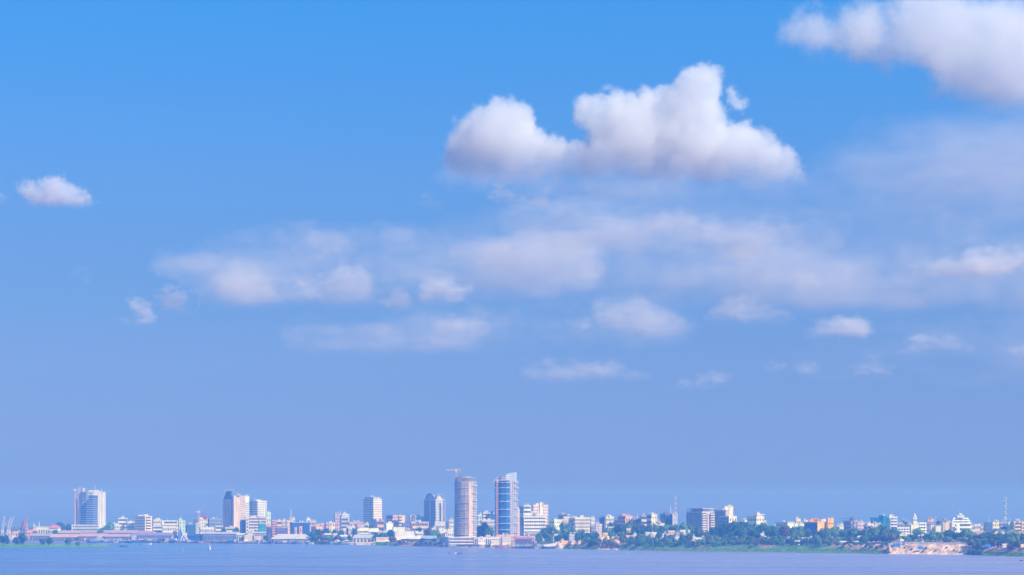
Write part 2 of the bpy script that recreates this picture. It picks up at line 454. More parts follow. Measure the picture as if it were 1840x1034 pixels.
def poly_building(name, label, plan, ytop, D, wall=WHITE, faces=(), cat='building', group=None, roof=None, ybase=None,
                  parapet=1.0, glass=None, clutter=2, seed=0, top=None, roofcol=None, wallmat=None, overhang=.35, px=None):
    """plan in world XY; faces: {index: dict(style, floors, bays, ...)}"""
    n = len(plan)
    cx = sum(p[0] for p in plan) / n; cy_ = sum(p[1] for p in plan) / n
    pxc = 920 + cx / cy_ * FPX
    Dn = min(p[1] for p in plan)
    gz = ground_z(pxc, max(Dn, shore_D(pxc) + 25))
    ztop = CAM_H + (HZ - ytop) / FPX * D
    H = ztop - gz
    root = empty(name, (cx, cy_, gz), label, cat, group)
    root['px'] = pxc
    loc = [(p[0] - cx, p[1] - cy_) for p in plan]
    wm = wallmat or wallm(wall)
    r = random.Random(seed + int(pxc))
    mb = MB(); mb.prism(loc, -3.0, H, 0, top=(lambda x, y: top(x, y) - gz) if top else None)
    mb.build('wall', wm, root)
    g = glass or GLASS
    wins = []
    for fi, F in dict(faces).items():
        p, q = Vector(loc[fi]), Vector(loc[(fi + 1) % n])
        e = q - p; Lw = e.length; e.normalize(); nrm = Vector((e.y, -e.x))
        rz = math.atan2(e.y, e.x)
        fl, st = F.get('floors', 5), F.get('style', 'w')
        z0 = F.get('z0', .0) * H; z1 = F.get('z1', 1.0) * H - F.get('cap', .6)
        u0, u1 = F.get('u0', 0.0) * Lw, F.get('u1', 1.0) * Lw
        fh = (z1 - z0) / fl; gm = F.get('glass', g)
        acc = F.get('trim'); am = wallm(acc) if acc else wm
        def fbox(m, a_, b_, za, zb, oa, ob, mi=0):
            P4 = [(p + e * a_ + nrm * ob), (p + e * b_ + nrm * ob), (p + e * b_ + nrm * oa), (p + e * a_ + nrm * oa)]
            m.hexa([(v.x, v.y, za) for v in P4] + [(v.x, v.y, zb) for v in P4], mi)
        if st == 'w':
            bays = F.get('bays', 4); bw = (u1 - u0) / bays
            ww, wh = bw * F.get('ww', .5), fh * F.get('wh', .5)
            for k in range(fl):
                for b in range(bays):
                    if F.get('skip') and F['skip'](b, k): continue
                    c = p + e * (u0 + bw * (b + .5)) + nrm * .02
                    wins.append((c, z0 + fh * (k + .52), ww, wh, rz, gm))
            if F.get('sills'):
                for k in range(fl):
                    m = MB(); fbox(m, u0, u1, z0 + fh * k - .15, z0 + fh * k + .2, -.1, F['sills']); m.build('floor_band', am, root)
        elif st in ('r', 'b'):
            dep = F.get('dep', .5 if st == 'r' else 1.3)
            m0, m1 = u0 + F.get('mg', .03) * Lw, u1 - F.get('mg', .03) * Lw
            for k in range(fl):
                zz = z0 + fh * k
                if F.get('skipf') and k in F['skipf']: continue
                bf = F.get('bf', .40)
                m = MB(); fbox(m, m0, m1, zz + fh * (bf + .02), zz + fh * .92, -.05, .12)
                wb = m.build('window_band', gm, root)
                m = MB(); fbox(m, u0 if st == 'r' else m0, u1 if st == 'r' else m1, zz - fh * .08, zz + fh * bf, -.05, dep)
                m.build('balcony' if st == 'b' else 'floor_band', am, root)
                if F.get('div'):
                    m = MB()
                    for j in range(F['div'] + 1):
                        uu = m0 + (m1 - m0) * j / F['div']
                        fbox(m, uu - .25, uu + .25, zz + fh * (bf + .01), zz + fh * .92, .13, dep * .8)
                    m.build('pier', am, wb)
        elif st == 'g':
            m = MB(); fbox(m, u0 + .2, u1 - .2, z0, z1, -.05, F.get('dep', .35)); m.build('glass_or_tint_wall', F.get('gm', glassmat('curtain_wall', (.05, .20, .50))), root)
            for k in range(F.get('slabs', 0)):
                zz = z0 + (z1 - z0) * (k + 1) / (F['slabs'] + 1)
                m = MB(); fbox(m, u0, u1, zz - .25, zz + .25, .0, .9); m.build('floor_band', am, root)
        elif st == 'v':
            bays = F.get('bays', 5); bw = (u1 - u0) / bays
            for b in range(bays):
                m = MB(); fbox(m, u0 + bw * (b + .3), u0 + bw * (b + .75), z0, z1, -.05, .12); m.build('window_strip', gm, root)
                m = MB(); pw = F.get('pw', .12); fbox(m, u0 + bw * (b - pw), u0 + bw * (b + pw), z0, z1, -.05, .7); m.build('pier', am, root)
        elif st == 'f':      # bare frame: slabs and columns before a dark sheet standing in for shaded rooms
            bays = F.get('bays', 5); bw = (u1 - u0) / bays
            m = MB(); fbox(m, u0 + .3, u1 - .3, z0, z1, -.05, .1); m.build('bay_shade', gm, root)  # closed sheet, its dark colour stands in for shade inside the bays
            for k in range(fl + 1):
                m = MB(); fbox(m, u0, u1, z0 + fh * k - .3, z0 + fh * k + .3, .0, .75); m.build('floor_slab', am, root)
            for b in range(bays + 1):
                m = MB(); fbox(m, u0 + bw * b - .35, u0 + bw * b + .35, z0, z1, .0, .6); m.build('column', am, root)
    for k, (c, z, ww, wh, rz, gm) in enumerate(wins[:100]):
        o = bpy.data.objects.new('window', win_mesh(ww, wh, gm)); COL.objects.link(o)
        o.parent = root; o.location = (c.x, c.y, z); o.rotation_euler = (0, 0, rz)
    if len(wins) > 100:
        m = MB()
        for (c, z, ww, wh, rz, gm) in wins[100:]:
            ex, ny_ = Vector((math.cos(rz), math.sin(rz))), Vector((math.sin(rz), -math.cos(rz)))
            P4 = [c - ex * ww / 2 + ny_ * .18, c + ex * ww / 2 + ny_ * .18, c + ex * ww / 2 - ny_ * .02, c - ex * ww / 2 - ny_ * .02]
            m.hexa([(v.x, v.y, z - wh / 2) for v in P4] + [(v.x, v.y, z + wh / 2) for v in P4])
        tag(m.build('window', wins[-1][5], root), kind='stuff')
    if not top and roof != 'none':
        cxl, cyl = 0.0, 0.0
        big = []
        for i in range(n):
            a_, b_ = Vector(loc[i - 1]), Vector(loc[i]); c_ = Vector(loc[(i + 1) % n])
            v = Vector(loc[i]); d = v.normalized() if v.length else v
            big.append(tuple(v + d * overhang * 1.4))
        m = MB(); m.prism(big, H, H + parapet)
        rf = m.build('roof', wallm(roofcol) if roofcol else wm, root)
        ex = max(abs(v[0]) for v in loc); ey = max(abs(v[1]) for v in loc)
        for k in range(clutter):
            sx, sy = r.uniform(-.4, .4) * ex, r.uniform(-.5, .3) * ey
            kind = r.choice(['stair_house', 'water_tank', 'antenna', 'stair_house'])
            m = MB()
            if kind == 'stair_house':
                w = min(ex * .35, r.uniform(1.8, 3.6)); m.box(sx - w, sx + w, sy - w, sy + w, H + parapet, H + parapet + r.uniform(2, 3.2)); m.build(kind, wm, rf)
            elif kind == 'water_tank':
                m.tube((sx, sy), 1.1, 1.1, H + parapet, H + parapet + 2.2, 10); m.build(kind, METALW, rf)
            else:
                m.bar((sx, sy, H), (sx, sy, H + parapet + r.uniform(4, 8)), .22, .12); m.build(kind, METALW, rf)
    root['H'] = H
    return root, loc, H, gz

def bld(name, label, x0, xc, x1, yt, D, a=32, A=None, B=None, **kw):
    plan = corner_plan(x0, xc, x1, D, a)
    f = {}
    if A and xc - x0 > 1.2: f[0] = A
    if B: f[1] = B
    return poly_building(name, label, plan, yt, D, faces=f, **kw)
def W(fl, bays, **k): return dict(style='w', floors=fl, bays=bays, **k)
def R(fl, **k): return dict(style='r', floors=fl, **k)
def B_(fl, **k): return dict(style='b', floors=fl, **k)
def Vv(bays, **k): return dict(style='v', bays=bays, **k)
def Fr(fl, bays, **k): return dict(style='f', floors=fl, bays=bays, **k)
def G(**k): return dict(style='g', **k)
def addbox(root, name, x0, x1, y0, y1, z0, z1, m):
    b = MB(); b.box(x0, x1, y0, y1, z0, z1); return b.build(name, m, root)
def zrow(y, D): return CAM_H + (HZ - y) / FPX * D
def xcol(p, D): return (p - 920) / FPX * D
# ---------------------------------------------------------------- the city, from left to right
def S(x, off): return shore_D(x) + off
NW = 'window'
LB = (.30, .34, .52)
# --- far left
bld('gabled_hall', 'long pale yellow hall with a thin corner tower behind the port cranes', 63, 64, 90, 948, S(75, 260), a=76, wall=(.76,.76,.52), B=W(1, 6, wh=.5), A=None, clutter=0)
rt, lc, H, gz = bld('clock_tower', 'slim white corner tower at the left end of the pale yellow hall', 59, 60, 63, 944, S(61, 250), a=60, wall=WHITE, B=W(3, 1), clutter=1)
bld('house', 'low orange house under the red port cranes', 20, 22, 35, 955, S(28, 200), a=70, wall=(.75,.42,.25), B=W(1, 4), clutter=0, roofcol=(.3,.2,.25))
bld('house', 'narrow white tower house beside the lone round tree at left', 112, 113, 116, 945, S(113, 330), a=60, wall=CREAM, B=W(3, 1), clutter=0)
# --- tall curved bank tower
D = S(160, 330)
pl = [(141.5, 13), (147, 2), (156, -3), (167, -4), (176, -1), (184, 7), (184, 30), (145, 34)]
plan = [Vector((xcol(p, D), D + d)) for p, d in pl]
rt, lc, H, gz = poly_building('office_tower', 'tall white office tower with a stepped blue glass front and flat grey side slab', plan, 885, D, wall=(.72,.70,.62),
    faces={0: W(5, 2, ww=.5, wh=.42, z0=.72), 1: W(4, 3, wh=.42, z0=.79), 2: W(4, 3, wh=.42, z0=.80), 4: W(17, 2, ww=.42, wh=.42, z0=.16)}, clutter=0)
gm = glassmat('tower_glass', (.06, .14, .32), pane=(1.6, 1.1), line=(.26, .32, .46))
def face_box(root, loc, i, u0, u1, z0, z1, o0, o1, name, mat):
    p, q = Vector(loc[i]), Vector(loc[(i + 1) % len(loc)]); e = q - p; L_ = e.length; e.normalize(); nn = Vector((e.y, -e.x))
    P4 = [p + e * u0 * L_ + nn * o1, p + e * u1 * L_ + nn * o1, p + e * u1 * L_ + nn * o0, p + e * u0 * L_ + nn * o0]
    m = MB(); m.hexa([(v.x, v.y, z0) for v in P4] + [(v.x, v.y, z1) for v in P4]); return m.build(name, mat, root)
steps = [(0, .0, 1.0, .66), (1, .0, .45, .71), (1, .45, 1.0, .76), (2, 0, .36, .81), (2, .36, 1.0, .93), (3, 0, 1.0, .93)]
for fi, u0, u1, top in steps:
    face_box(rt, lc, fi, u0, u1, H * .13, H * top, -.05, .7, 'glass_or_tint_wall', gm)
for k in range(15):
    z = H * (.15 + .05 * k)
    for fi, u0, u1, top in steps:
        if z < H * top - 1: face_box(rt, lc, fi, u0, u1, z, z + .9, .7, 1.0, 'floor_band', wallm((.45,.46,.6)))
m = MB(); x0, x1 = xcol(138, D) - rt.location.x, xcol(147, D) - rt.location.x; y0 = D - rt.location.y
m.box(x0, x1, y0 + 6, y0 + 30, -2, zrow(877, D) - gz); m.build('side_slab', wallm((.45,.43,.55)), rt)
m = MB(); m.box(x0 + 7.5, x1 - .3, y0 + 5.6, y0 + 6.2, H, zrow(878, D) - gz); m.build('sign_strip', wallm((.28,.20,.35)), rt)
m = MB(); m.box(xcol(134.5, D) - rt.location.x, xcol(137, D) - rt.location.x, y0 + 9, y0 + 28, -2, zrow(897, D) - gz); m.build('stair_shaft', wallm((.32,.34,.50)), rt)
m = MB(); m.box(xcol(133, D) - rt.location.x, xcol(182, D) - rt.location.x, y0 - 22, y0 + 4, -2, zrow(943, D) - gz); pod = m.build('podium', wallm(WHITE), rt)
for k in range(12):
    u = xcol(136 + 3.8 * k, D) - rt.location.x
    addbox(rt, 'window', u, u + 2.6, y0 - 22.2, y0 - 21.9, zrow(947.5, D) - gz, zrow(945.2, D) - gz, GLASS)
    addbox(rt, 'door', u, u + 3.0, y0 - 22.2, y0 - 21.9, .3, zrow(950.5, D) - gz, GLASS)
for p, yt, lab in ((142, 873, 0), (169, 872, 1), (181, 875, 2)):
    u = xcol(p, D) - rt.location.x; m = MB(); m.bar((u, y0 + 10, H - 2), (u, y0 + 10, zrow(yt, D) - gz), .5, .25)
    m.build('antenna', METALW, rt)
addbox(rt, 'stair_house', xcol(158, D) - rt.location.x, xcol(175, D) - rt.location.x, y0 + 6, y0 + 18, H, H + 4, wallm(WHITE))
bld('house', 'small pale yellow block behind the right foot of the tall white tower', 181, 182, 187, 933, S(184, 520), a=65, wall=YELLOW, B=W(4, 2), clutter=0)
bld('apartment_block', 'white flat roofed block with a top terrace, left of the small cream block', 210, 212, 229, 932, S(220, 520), a=70, wall=(.84,.80,.66), A=None, B=R(4, dep=.6), clutter=2)
bld('house', 'low white house in front of the block with the top terrace', 204, 206, 224, 944, S(215, 380), a=70, wall=WHITE, B=W(3, 6), clutter=1)
bld('apartment_block', 'small cream block with pink window rows left of the seven storey corner block', 226, 229, 241.5, 938, S(234, 380), a=62, wall=(.78,.70,.60), A=W(4, 2), B=W(4, 5, ww=.6), clutter=1)
bld('apartment_block', 'seven storey cream corner block with small windows and yellow floor bands', 243, 260.5, 273, 928.5, S(260, 360), a=42, wall=(.86,.76,.55), A=W(7, 8, ww=.55, wh=.55, glass=GLASSB), B=B_(7, dep=1.4, glass=GLASS, mg=.15), clutter=3)
bld('apartment_block', 'stepped white block right of the seven storey cream block', 274.5, 276, 291, 935, S(283, 380), a=66, wall=(.80,.74,.60), B=W(4, 5, ww=.55), clutter=3)
bld('house', 'low white annex in front of the stepped white block', 273, 275, 291, 946, S(282, 300), a=66, wall=WHITE, B=R(3), clutter=0)
bld('office_block', 'long white four storey office block with horizontal shaded window rows', 289, 291, 322, 936.5, S(305, 360), a=72, wall=(.86,.82,.66), B=R(4, dep=1.6, mg=.12), clutter=1, group=None)
bld('office_block', 'blank pale green end tower closing the long white office block', 320, 322, 333, 936, S(325, 350), a=70, wall=PALEGREEN, B=W(4, 2, ww=.2), clutter=1)
bld('office_block', 'lower cream wing with round windows before the long white office block', 291, 292, 317, 946.5, S(303, 300), a=72, wall=(.82,.76,.62), B=W(2, 8, ww=.45), clutter=0)
bld('building_site', 'unfinished block wrapped in teal netting under the small crane', 333, 334, 351, 944, S(342, 340), a=66, wall=(.02,.16,.30), B=Fr(5, 5, trim=(.03,.20,.36)), clutter=1, roof='none')
bld('apartment_block', 'narrow white lattice fronted block left of the red capped cream block', 351, 352, 361, 941, S(355, 300), a=66, wall=WHITE, B=W(6, 5, ww=.55), clutter=1)
bld('building_site', 'dark grey unfinished block tucked left of the red capped cream block', 347, 348, 358, 933, S(352, 420), a=66, wall=(.25,.24,.34), B=Fr(5, 4), roof='none')
rt, lc, H, gz = bld('apartment_block', 'cream block with a red roof cap left of the brown twin tower', 357, 359, 373, 931, S(365, 380), a=66, wall=(.84,.80,.52), A=None, B=W(5, 4, ww=.3), clutter=0)
m = MB(); m.box(-4, 9, -5, 5, H + 1, H + 4); m.build('red_cap', pmat('red_roof', (.6,.1,.1)), rt)
bld('apartment_block', 'blue grey terrace block with white floor edges left of the brown tower', 373, 376, 400, 933, S(387, 440), a=70, wall=(.30,.35,.50), B=W(4, 8, trim=WHITE, sills=1.3, glass=GLASSB), A=None, clutter=3)
bld('apartment_block', 'low white lattice block before the blue grey terrace block', 358, 360, 392, 949, S(375, 260), a=72, wall=(.78,.78,.76), B=W(2, 12, ww=.5), clutter=2)
bld('house', 'small cream house with brown bands below the brown tower', 385, 387, 401, 946, S(393, 230), a=68, wall=(.82,.72,.50), B=R(3, dep=.8), clutter=0)
bld('house', 'flat white house with two window rows below the brown tower', 404, 405, 422, 949, S(413, 210), a=70, wall=(.86,.80,.66), B=R(3, dep=1.0), clutter=1)
# --- brown twin tower with a blue mansard
D = S(424, 380)
rt, lc, H, gz = bld('apartment_tower', 'tall brown and pink striped tower crowned by a dark blue pyramid roof', 401.5, 417.5, 421, 897, D, a=20, wall=(.60,.42,.42), A=Vv(6, pw=.24, glass=pmat('plum_glass', (.24,.18,.30)), trim=(.90,.66,.58)), clutter=0, roof='none')
m = MB()
top = zrow(883, D) - gz
mx, my = sum(v[0] for v in lc) / 4, sum(v[1] for v in lc) / 4
k = [(v[0], v[1], H) for v in lc] + [(mx + (v[0] - mx) * .45, my + (v[1] - my) * .45, top) for v in lc]
m.hexa(k); mr = m.build('mansard_roof', pmat('blue_slate', (.05,.15,.26), rough=.4), rt)
m = MB(); m.box(mx - 9, mx + 9, my - 6, my + 6, top, top + 2.0); m.build('roof_terrace', CONC, mr)
for k in range(4):
    m = MB(); m.bar((mx - 8 + 5 * k, my, top + 2), (mx - 8 + 5 * k, my, top + 4.5), .5); m.build('vent', CONC, mr)
bld('apartment_tower', 'pink and cream slab tower joined to the blue roofed brown tower', 417.5, 420, 441, 892, S(430, 372), a=62, wall=(.78,.60,.46), A=W(18, 1), B=W(18, 7, ww=.32, wh=.4, u0=.5), clutter=4, px=430)
bld('apartment_tower', 'narrow white tower squeezed beside the pink and cream slab tower', 440, 441, 448, 892.5, S(445, 392), a=62, wall=(.84,.84,.74), B=W(16, 3, ww=.6, wh=.45, z1=.86), clutter=1)
bld('apartment_tower', 'white slab tower with dark stacked window columns right of the brown twin tower', 447, 463, 479, 901, S(462, 400), a=50, wall=(.86,.84,.74), A=W(15, 5, ww=.55, wh=.45), B=W(15, 4, ww=.5, wh=.5), clutter=3)
bld('office_block', 'dark blue sail shaped slab at the foot of the pink tower', 431, 432, 442, 934, S(436, 170), a=60, wall=(.10,.13,.36), B=G(gm=glassmat('deep_blue_glass_or_shade', (.05,.08,.30)), z0=.1), clutter=0,
    top=lambda x, y: zrow(934, S(436, 170)) - abs(x + 1) * .9)
bld('apartment_block', 'pinkish block with deep balconies before the white slab tower', 441, 443, 480, 930.5, S(460, 200), a=72, wall=(.76,.62,.52), B=B_(7, dep=1.5, mg=.06, div=6), clutter=4)
bld('apartment_block', 'white stair wing standing in front of the deep balconied pinkish block', 441, 442, 447, 931, S(444, 170), a=66, wall=WHITE, B=W(6, 1), clutter=0)
bld('office_block', 'blank pale green box tower right of the white slab tower', 478, 479, 486.5, 922, S(482, 360), a=66, wall=(.66,.80,.60), B=W(5, 2, ww=.25), clutter=1)
bld('shop', 'green and teal panelled hall in front of the balconied pinkish block', 464, 465, 477, 941, S(470, 120), a=70, wall=(.02,.38,.30), B=W(3, 3, ww=.25), clutter=1, roofcol=WHITE)
bld('shop', 'pink low block under the pale green box tower', 477, 478, 489, 944, S(482, 150), a=66, wall=(.80,.42,.30), B=W(3, 4), clutter=1)
# --- centre left
bld('warehouse', 'dark violet box warehouse left of the thin orange tower', 479, 481, 489, 949, S(485, 40), a=64, wall=(.16,.10,.26), B=Vv(4), clutter=0, ybase=966)
bld('stair_tower', 'thin orange tower with stacked balconies behind the white hipped shed', 487, 489, 496.5, 936, S(492, 90), a=60, wall=(.85,.45,.25), A=None, B=B_(8, dep=.6), clutter=0)
bld('apartment_block', 'orange and cream block with a rounded balcony front beside the thin orange tower', 495, 497, 506, 937, S(501, 160), a=62, wall=(.86,.62,.30), B=B_(4, dep=1.2), clutter=1)
bld('warehouse', 'dark violet hall with arched windows behind the white hipped shed', 495, 497, 517, 949, S(506, 60), a=70, wall=(.17,.13,.30), A=None, B=W(1, 4, ww=.4, wh=.5), clutter=0, roofcol=(.6,.4,.5))
bld('apartment_block', 'narrow cream and grey block left of the lattice mast', 505, 507, 514, 936, S(510, 200), a=62, wall=(.70,.66,.56), B=W(5, 3), clutter=2)
bld('apartment_block', 'orange edged cream block at the foot of the lattice mast', 513, 515, 527, 936.5, S(520, 170), a=66, wall=(.84,.60,.40), B=W(5, 3, ww=.3), clutter=1)
bld('house', 'small white roof block right beside the lattice mast', 523, 524, 530, 932.5, S(527, 260), a=66, wall=WHITE, B=W(4, 2), clutter=2)
bld('office_block', 'low wide blue glass block with two orange boxes before it', 521.5, 524, 556, 939.5, S(540, 120), a=74, wall=(.05,.14,.36), B=G(gm=glassmat('blue_block_glass', (.04,.17,.48), line=(.06,.16,.40)), z0=.25), clutter=3, roofcol=(.5,.55,.7))
bld('kiosk', 'left orange box hut in front of the blue glass block', 529, 529.5, 533.5, 949, S(531, 95), a=66, wall=(.80,.45,.32), B=W(2, 1, ww=.3), clutter=0)
bld('kiosk', 'right orange box hut in front of the blue glass block', 537.5, 538, 543, 947, S(540, 95), a=66, wall=(.85,.42,.25), B=W(2, 1, ww=.3), clutter=0)
bld('stair_tower', 'white round headed tower rising right of the blue glass block', 550, 551, 558, 933, S(554, 230), a=60, wall=WHITE, B=W(4, 1, ww=.3), clutter=2)
bld('apartment_block', 'lilac and white three storey block behind the orange corner house', 556, 557, 568.5, 937, S(562, 210), a=68, wall=(.72,.60,.64), B=W(4, 4, ww=.6), clutter=1)
bld('house', 'bright orange corner house among trees right of the blue glass block', 559, 568, 579, 947, S(568, 100), a=48, wall=(.90,.52,.18), A=W(2, 3), B=W(2, 4, ww=.35), clutter=1)
bld('apartment_block', 'pink block with a cream central gable left of the dish topped building', 584, 586, 608, 940, S(596, 260), a=70, wall=(.72,.42,.40), B=W(4, 7, ww=.5), clutter=2)
bld('house', 'cream gable front rising over the pink block', 591, 592, 602, 938, S(596, 235), a=66, wall=(.90,.74,.46), B=W(3, 2, ww=.3), clutter=0, top=lambda x, y: zrow(936, S(596, 235)) - abs(x) * .8)
bld('apartment_block', 'tall pinkish slab with roof masts at the back left of the dish topped building', 600, 602, 612, 924, S(606, 460), a=64, wall=(.60,.45,.50), B=W(7, 3), clutter=4)
bld('telecom_building', 'grey telecom building under big white dish boxes and a mass of masts', 611, 613, 626, 931, S(618, 300), a=64, wall=(.52,.52,.50), A=W(5, 1), B=R(5, dep=.8), clutter=5)
bld('telecom_building', 'bright white panelled boxes on top of the telecom building', 614, 615, 627.5, 925, S(618, 340), a=66, wall=(.88,.80,.66), B=W(2, 3, ww=.55, z0=.85), clutter=4)
bld('apartment_block', 'long low pink and white terrace left of the ribbon windowed tower', 625, 627, 654, 939, S(640, 300), a=74, wall=(.66,.42,.46), B=W(3, 10, ww=.5), clutter=4)
bld('house', 'white gabled house in front of the pink and white terrace', 622, 623, 640, 946, S(630, 180), a=70, wall=WHITE, B=W(2, 5), clutter=1)
bld('office_tower', 'tall white office tower with seventeen ribbon window storeys', 653, 671, 686, 897.5, S(671, 420), a=42, wall=(.84,.80,.74), A=R(16, dep=.6, mg=.0, bf=.5, glass=pmat('shaded_ribbon_glass', (.34,.30,.38))), B=R(16, dep=.6, mg=.0, bf=.5, glass=pmat('sunlit_ribbon_glass', (.52,.42,.32))), clutter=2)  # shade and sun put into the ribbon glass: mauve left, tan right
bld('penthouse', 'low grey penthouse capping the ribbon windowed tower', 656, 671, 683, 894, S(671, 426), a=42, wall=(.40,.42,.52), A=W(1, 4, z0=.96), clutter=3)
bld('house', 'dark blue box house at the foot of the ribbon windowed tower', 667, 668, 676, 934.5, S(671, 240), a=66, wall=(.05,.12,.34), clutter=0)
bld('house', 'orange roofed terrace block right of the dark blue box house', 675, 677, 690, 936, S(682, 260), a=68, wall=(.85,.50,.32), B=B_(3, dep=1), clutter=2)
bld('apartment_block', 'lilac and pink ten storey block with a domed stair head', 694.5, 706, 718, 927, S(706, 330), a=48, wall=(.72,.50,.50), A=R(5, dep=.7), B=W(7, 5, ww=.4), clutter=1)
bld('apartment_block', 'orange ended block with white balconies right of the lilac and pink block', 715, 717, 728, 927.5, S(721, 345), a=58, wall=(.92,.60,.20), B=B_(7, dep=1.0, u1=.45, mg=0, trim=WHITE), clutter=1)
bld('office_block', 'white cube hall with a blue shaded side behind the grey warehouse', 689.5, 694.5, 706.5, 941, S(697, 170), a=52, wall=(.84,.86,.78), A=W(2, 1, ww=.2), clutter=1)
bld('warehouse', 'long low pale green hall right of the white cube hall', 705, 707, 728, 948.5, S(717, 150), a=72, wall=(.80,.84,.72), clutter=0)
bld('warehouse', 'flat white terraced roof hall before the pale green hall', 708, 710, 748, 956, S(727, 110), a=76, wall=(.82,.78,.76), clutter=0)
bld('house', 'violet low house right of the orange ended block', 722, 724, 740, 941, S(731, 240), a=70, wall=(.24,.22,.52), B=W(2, 5), clutter=2)
bld('apartment_block', 'grey white block with striped piers left of the dark blue block', 735, 737, 748, 928.5, S(741, 400), a=62, wall=(.55,.52,.56), A=None, B=Vv(4), clutter=3)
bld('office_block', 'dark blue glass block behind left of the arch roofed tower', 745, 747, 763, 929, S(754, 430), a=70, wall=(.06,.16,.42), B=G(gm=glassmat('blue_block_glass', (.04,.17,.48), line=(.06,.16,.40)), z0=.1), clutter=3)
bld('villa', 'ornate pinkish villa block with arcades in front of the dark blue glass block', 736, 739, 770, 939, S(752, 250), a=72, wall=(.74,.58,.52), A=None, B=B_(3, dep=1.6, mg=.05, div=9), clutter=4)
# --- arch roofed tower
D = S(783, 330)
rt, lc, H, gz = bld('office_tower', 'grey blue tower with two round arches on its roof and dotted square windows', 762, 783, 797.5, 898, D, a=38, wall=(.60,.60,.60), A=W(14, 4, ww=.36, wh=.42, glass=GLASSB), B=W(14, 4, ww=.36, wh=.42), clutter=0, wallmat=None)
def arch(root, c, e, R_, z, th, name, mat, dp=2.5, fill=None):
    nn = Vector((e.y, -e.x)); N_ = 14; m = MB()
    for i in range(N_):
        a0, a1 = math.pi * i / N_, math.pi * (i + 1) / N_
        pts = []
        for dep in (0, dp):
            for rr in (R_, R_ - th):
                for a_ in (a0, a1):
                    v = c + e * (math.cos(a_) * rr) - nn * dep
                    pts.append((v.x, v.y, z + math.sin(a_) * rr))
        m.hexa([pts[0], pts[1], pts[3], pts[2], pts[4], pts[5], pts[7], pts[6]])
    return m.build(name, mat, root)
for i, nm in ((0, 0), (1, 1)):
    p, q = Vector(lc[i]), Vector(lc[i + 1]); e = (q - p).normalized(); L_ = (q - p).length
    Rr = min(L_ * .46, (zrow(886.5, D) - gz - H - 1))
    ar = arch(rt, p + e * L_ * .5 + Vector((e.y, -e.x)) * .3, e, Rr, H + 1, 2.2, 'roof_arch', wallm((.26,.31,.44)))
    ar = arch(rt, p + e * L_ * .5 - Vector((e.y, -e.x)) * 1.2, e, Rr - 2.4, H + .5, Rr - 2.6, 'gable_panel', wallm((.62,.58,.56)), dp=6)
face_box(rt, lc, 0, .50, .58, 0, H, .2, 1.0, 'pier', wallm((.62,.60,.72)))
face_box(rt, lc, 0, .0, .46, 0, H - 2, .0, .1, 'glass_or_tint_wall', wallm((.32,.38,.54)))  # bluish plaster sheet puts the left face's shade into colour
face_box(rt, lc, 0, .62, 1, 0, H - 2, .0, .1, 'glass_or_tint_wall', wallm((.32,.38,.54)))  # second sheet coloured with the shade of the left face
bld('stair_tower', 'slim grey service shaft on the right side of the arch roofed tower', 796, 797, 800.5, 899, S(797, 352), a=50, wall=(.34,.33,.50), B=W(13, 1, ww=.4, wh=.4), clutter=0)
bld('office_block', 'low white podium with columns before the arch roofed tower', 780, 782, 800, 938.5, S(790, 290), a=70, wall=(.72,.68,.68), A=None, B=Vv(7, z1=.8), clutter=0)
bld('apartment_block', 'slim blue slab right of the arch roofed tower', 799, 801, 807, 937, S(803, 420), a=60, wall=(.20,.26,.50), B=Vv(2), clutter=1)
bld('apartment_block', 'narrow cream slab just left of the tower with the tall crane', 806, 807, 815, 935, S(811, 450), a=60, wall=(.76,.70,.50), A=None, B=W(4, 3, ww=.5), clutter=1)
for k, (a0, a1, yt) in enumerate(((787, 796, 951), (795, 805, 953), (803, 814, 952), (789, 800, 956), (802, 815, 957))):
    bld('house', ['left rear', 'middle', 'right rear', 'left front', 'right front'][k] + ' one of the clustered white roofed houses left of the crane tower', a0, a0 + 1.5, a1, yt, S(a0, 190 - 12 * k), a=58, wall=(.84,.80,.70), B=W(1, 3, z0=.5), clutter=1, seed=k)
# --- twin river towers
D = S(835, 45)
netm = pmat('scaffold_net', (.30,.24,.36), var=.25, scale=.25)
pl = [(816.5, 15), (817.5, 3), (823, 0), (829, -1.5), (836, -1.5), (842.5, 0), (847.5, 3), (855, 13), (853, 26), (835, 34), (820, 30)]
plan = [Vector((xcol(p, D), D + d)) for p, d in pl]
fs = {}
for i in range(5): fs[i] = W(26, 2 if i else 2, ww=.5, wh=.46, glass=pmat('bare_bay_shade', (.10,.10,.20)), cap=1)  # dark boxes stand in for shade inside the bare bays
fs[6] = W(26, 3, ww=.55, wh=.55, glass=pmat('bay_shade', (.06,.06,.12)), trim=WHITE, cap=.5)  # near-black boxes paint the shade in the side's open grid
rt, lc, H, gz = poly_building('unfinished_tower', 'tall unfinished tower in violet netting with a tan strip and white gridded side', plan, 866, D, wall=(.60,.47,.38), faces=fs, clutter=0, parapet=.6)
face_box(rt, lc, 5, .05, .98, 0, H * .88, .02, .3, 'facade_panel', wallm((.78,.56,.42)))
face_box(rt, lc, 6, .0, .14, 0, H, .02, .5, 'pier', wallm(WHITE)); face_box(rt, lc, 6, .9, 1.0, 0, H, .02, .5, 'pier', wallm(WHITE))
for k in range(26):
    for fi in range(7):
        if fi == 5: continue
        face_box(rt, lc, fi, 0, 1, H / 26 * k - .2, H / 26 * k + .25, .2, .6, 'floor_slab', wallm((.62,.56,.58) if fi < 6 else (.84,.80,.76)))
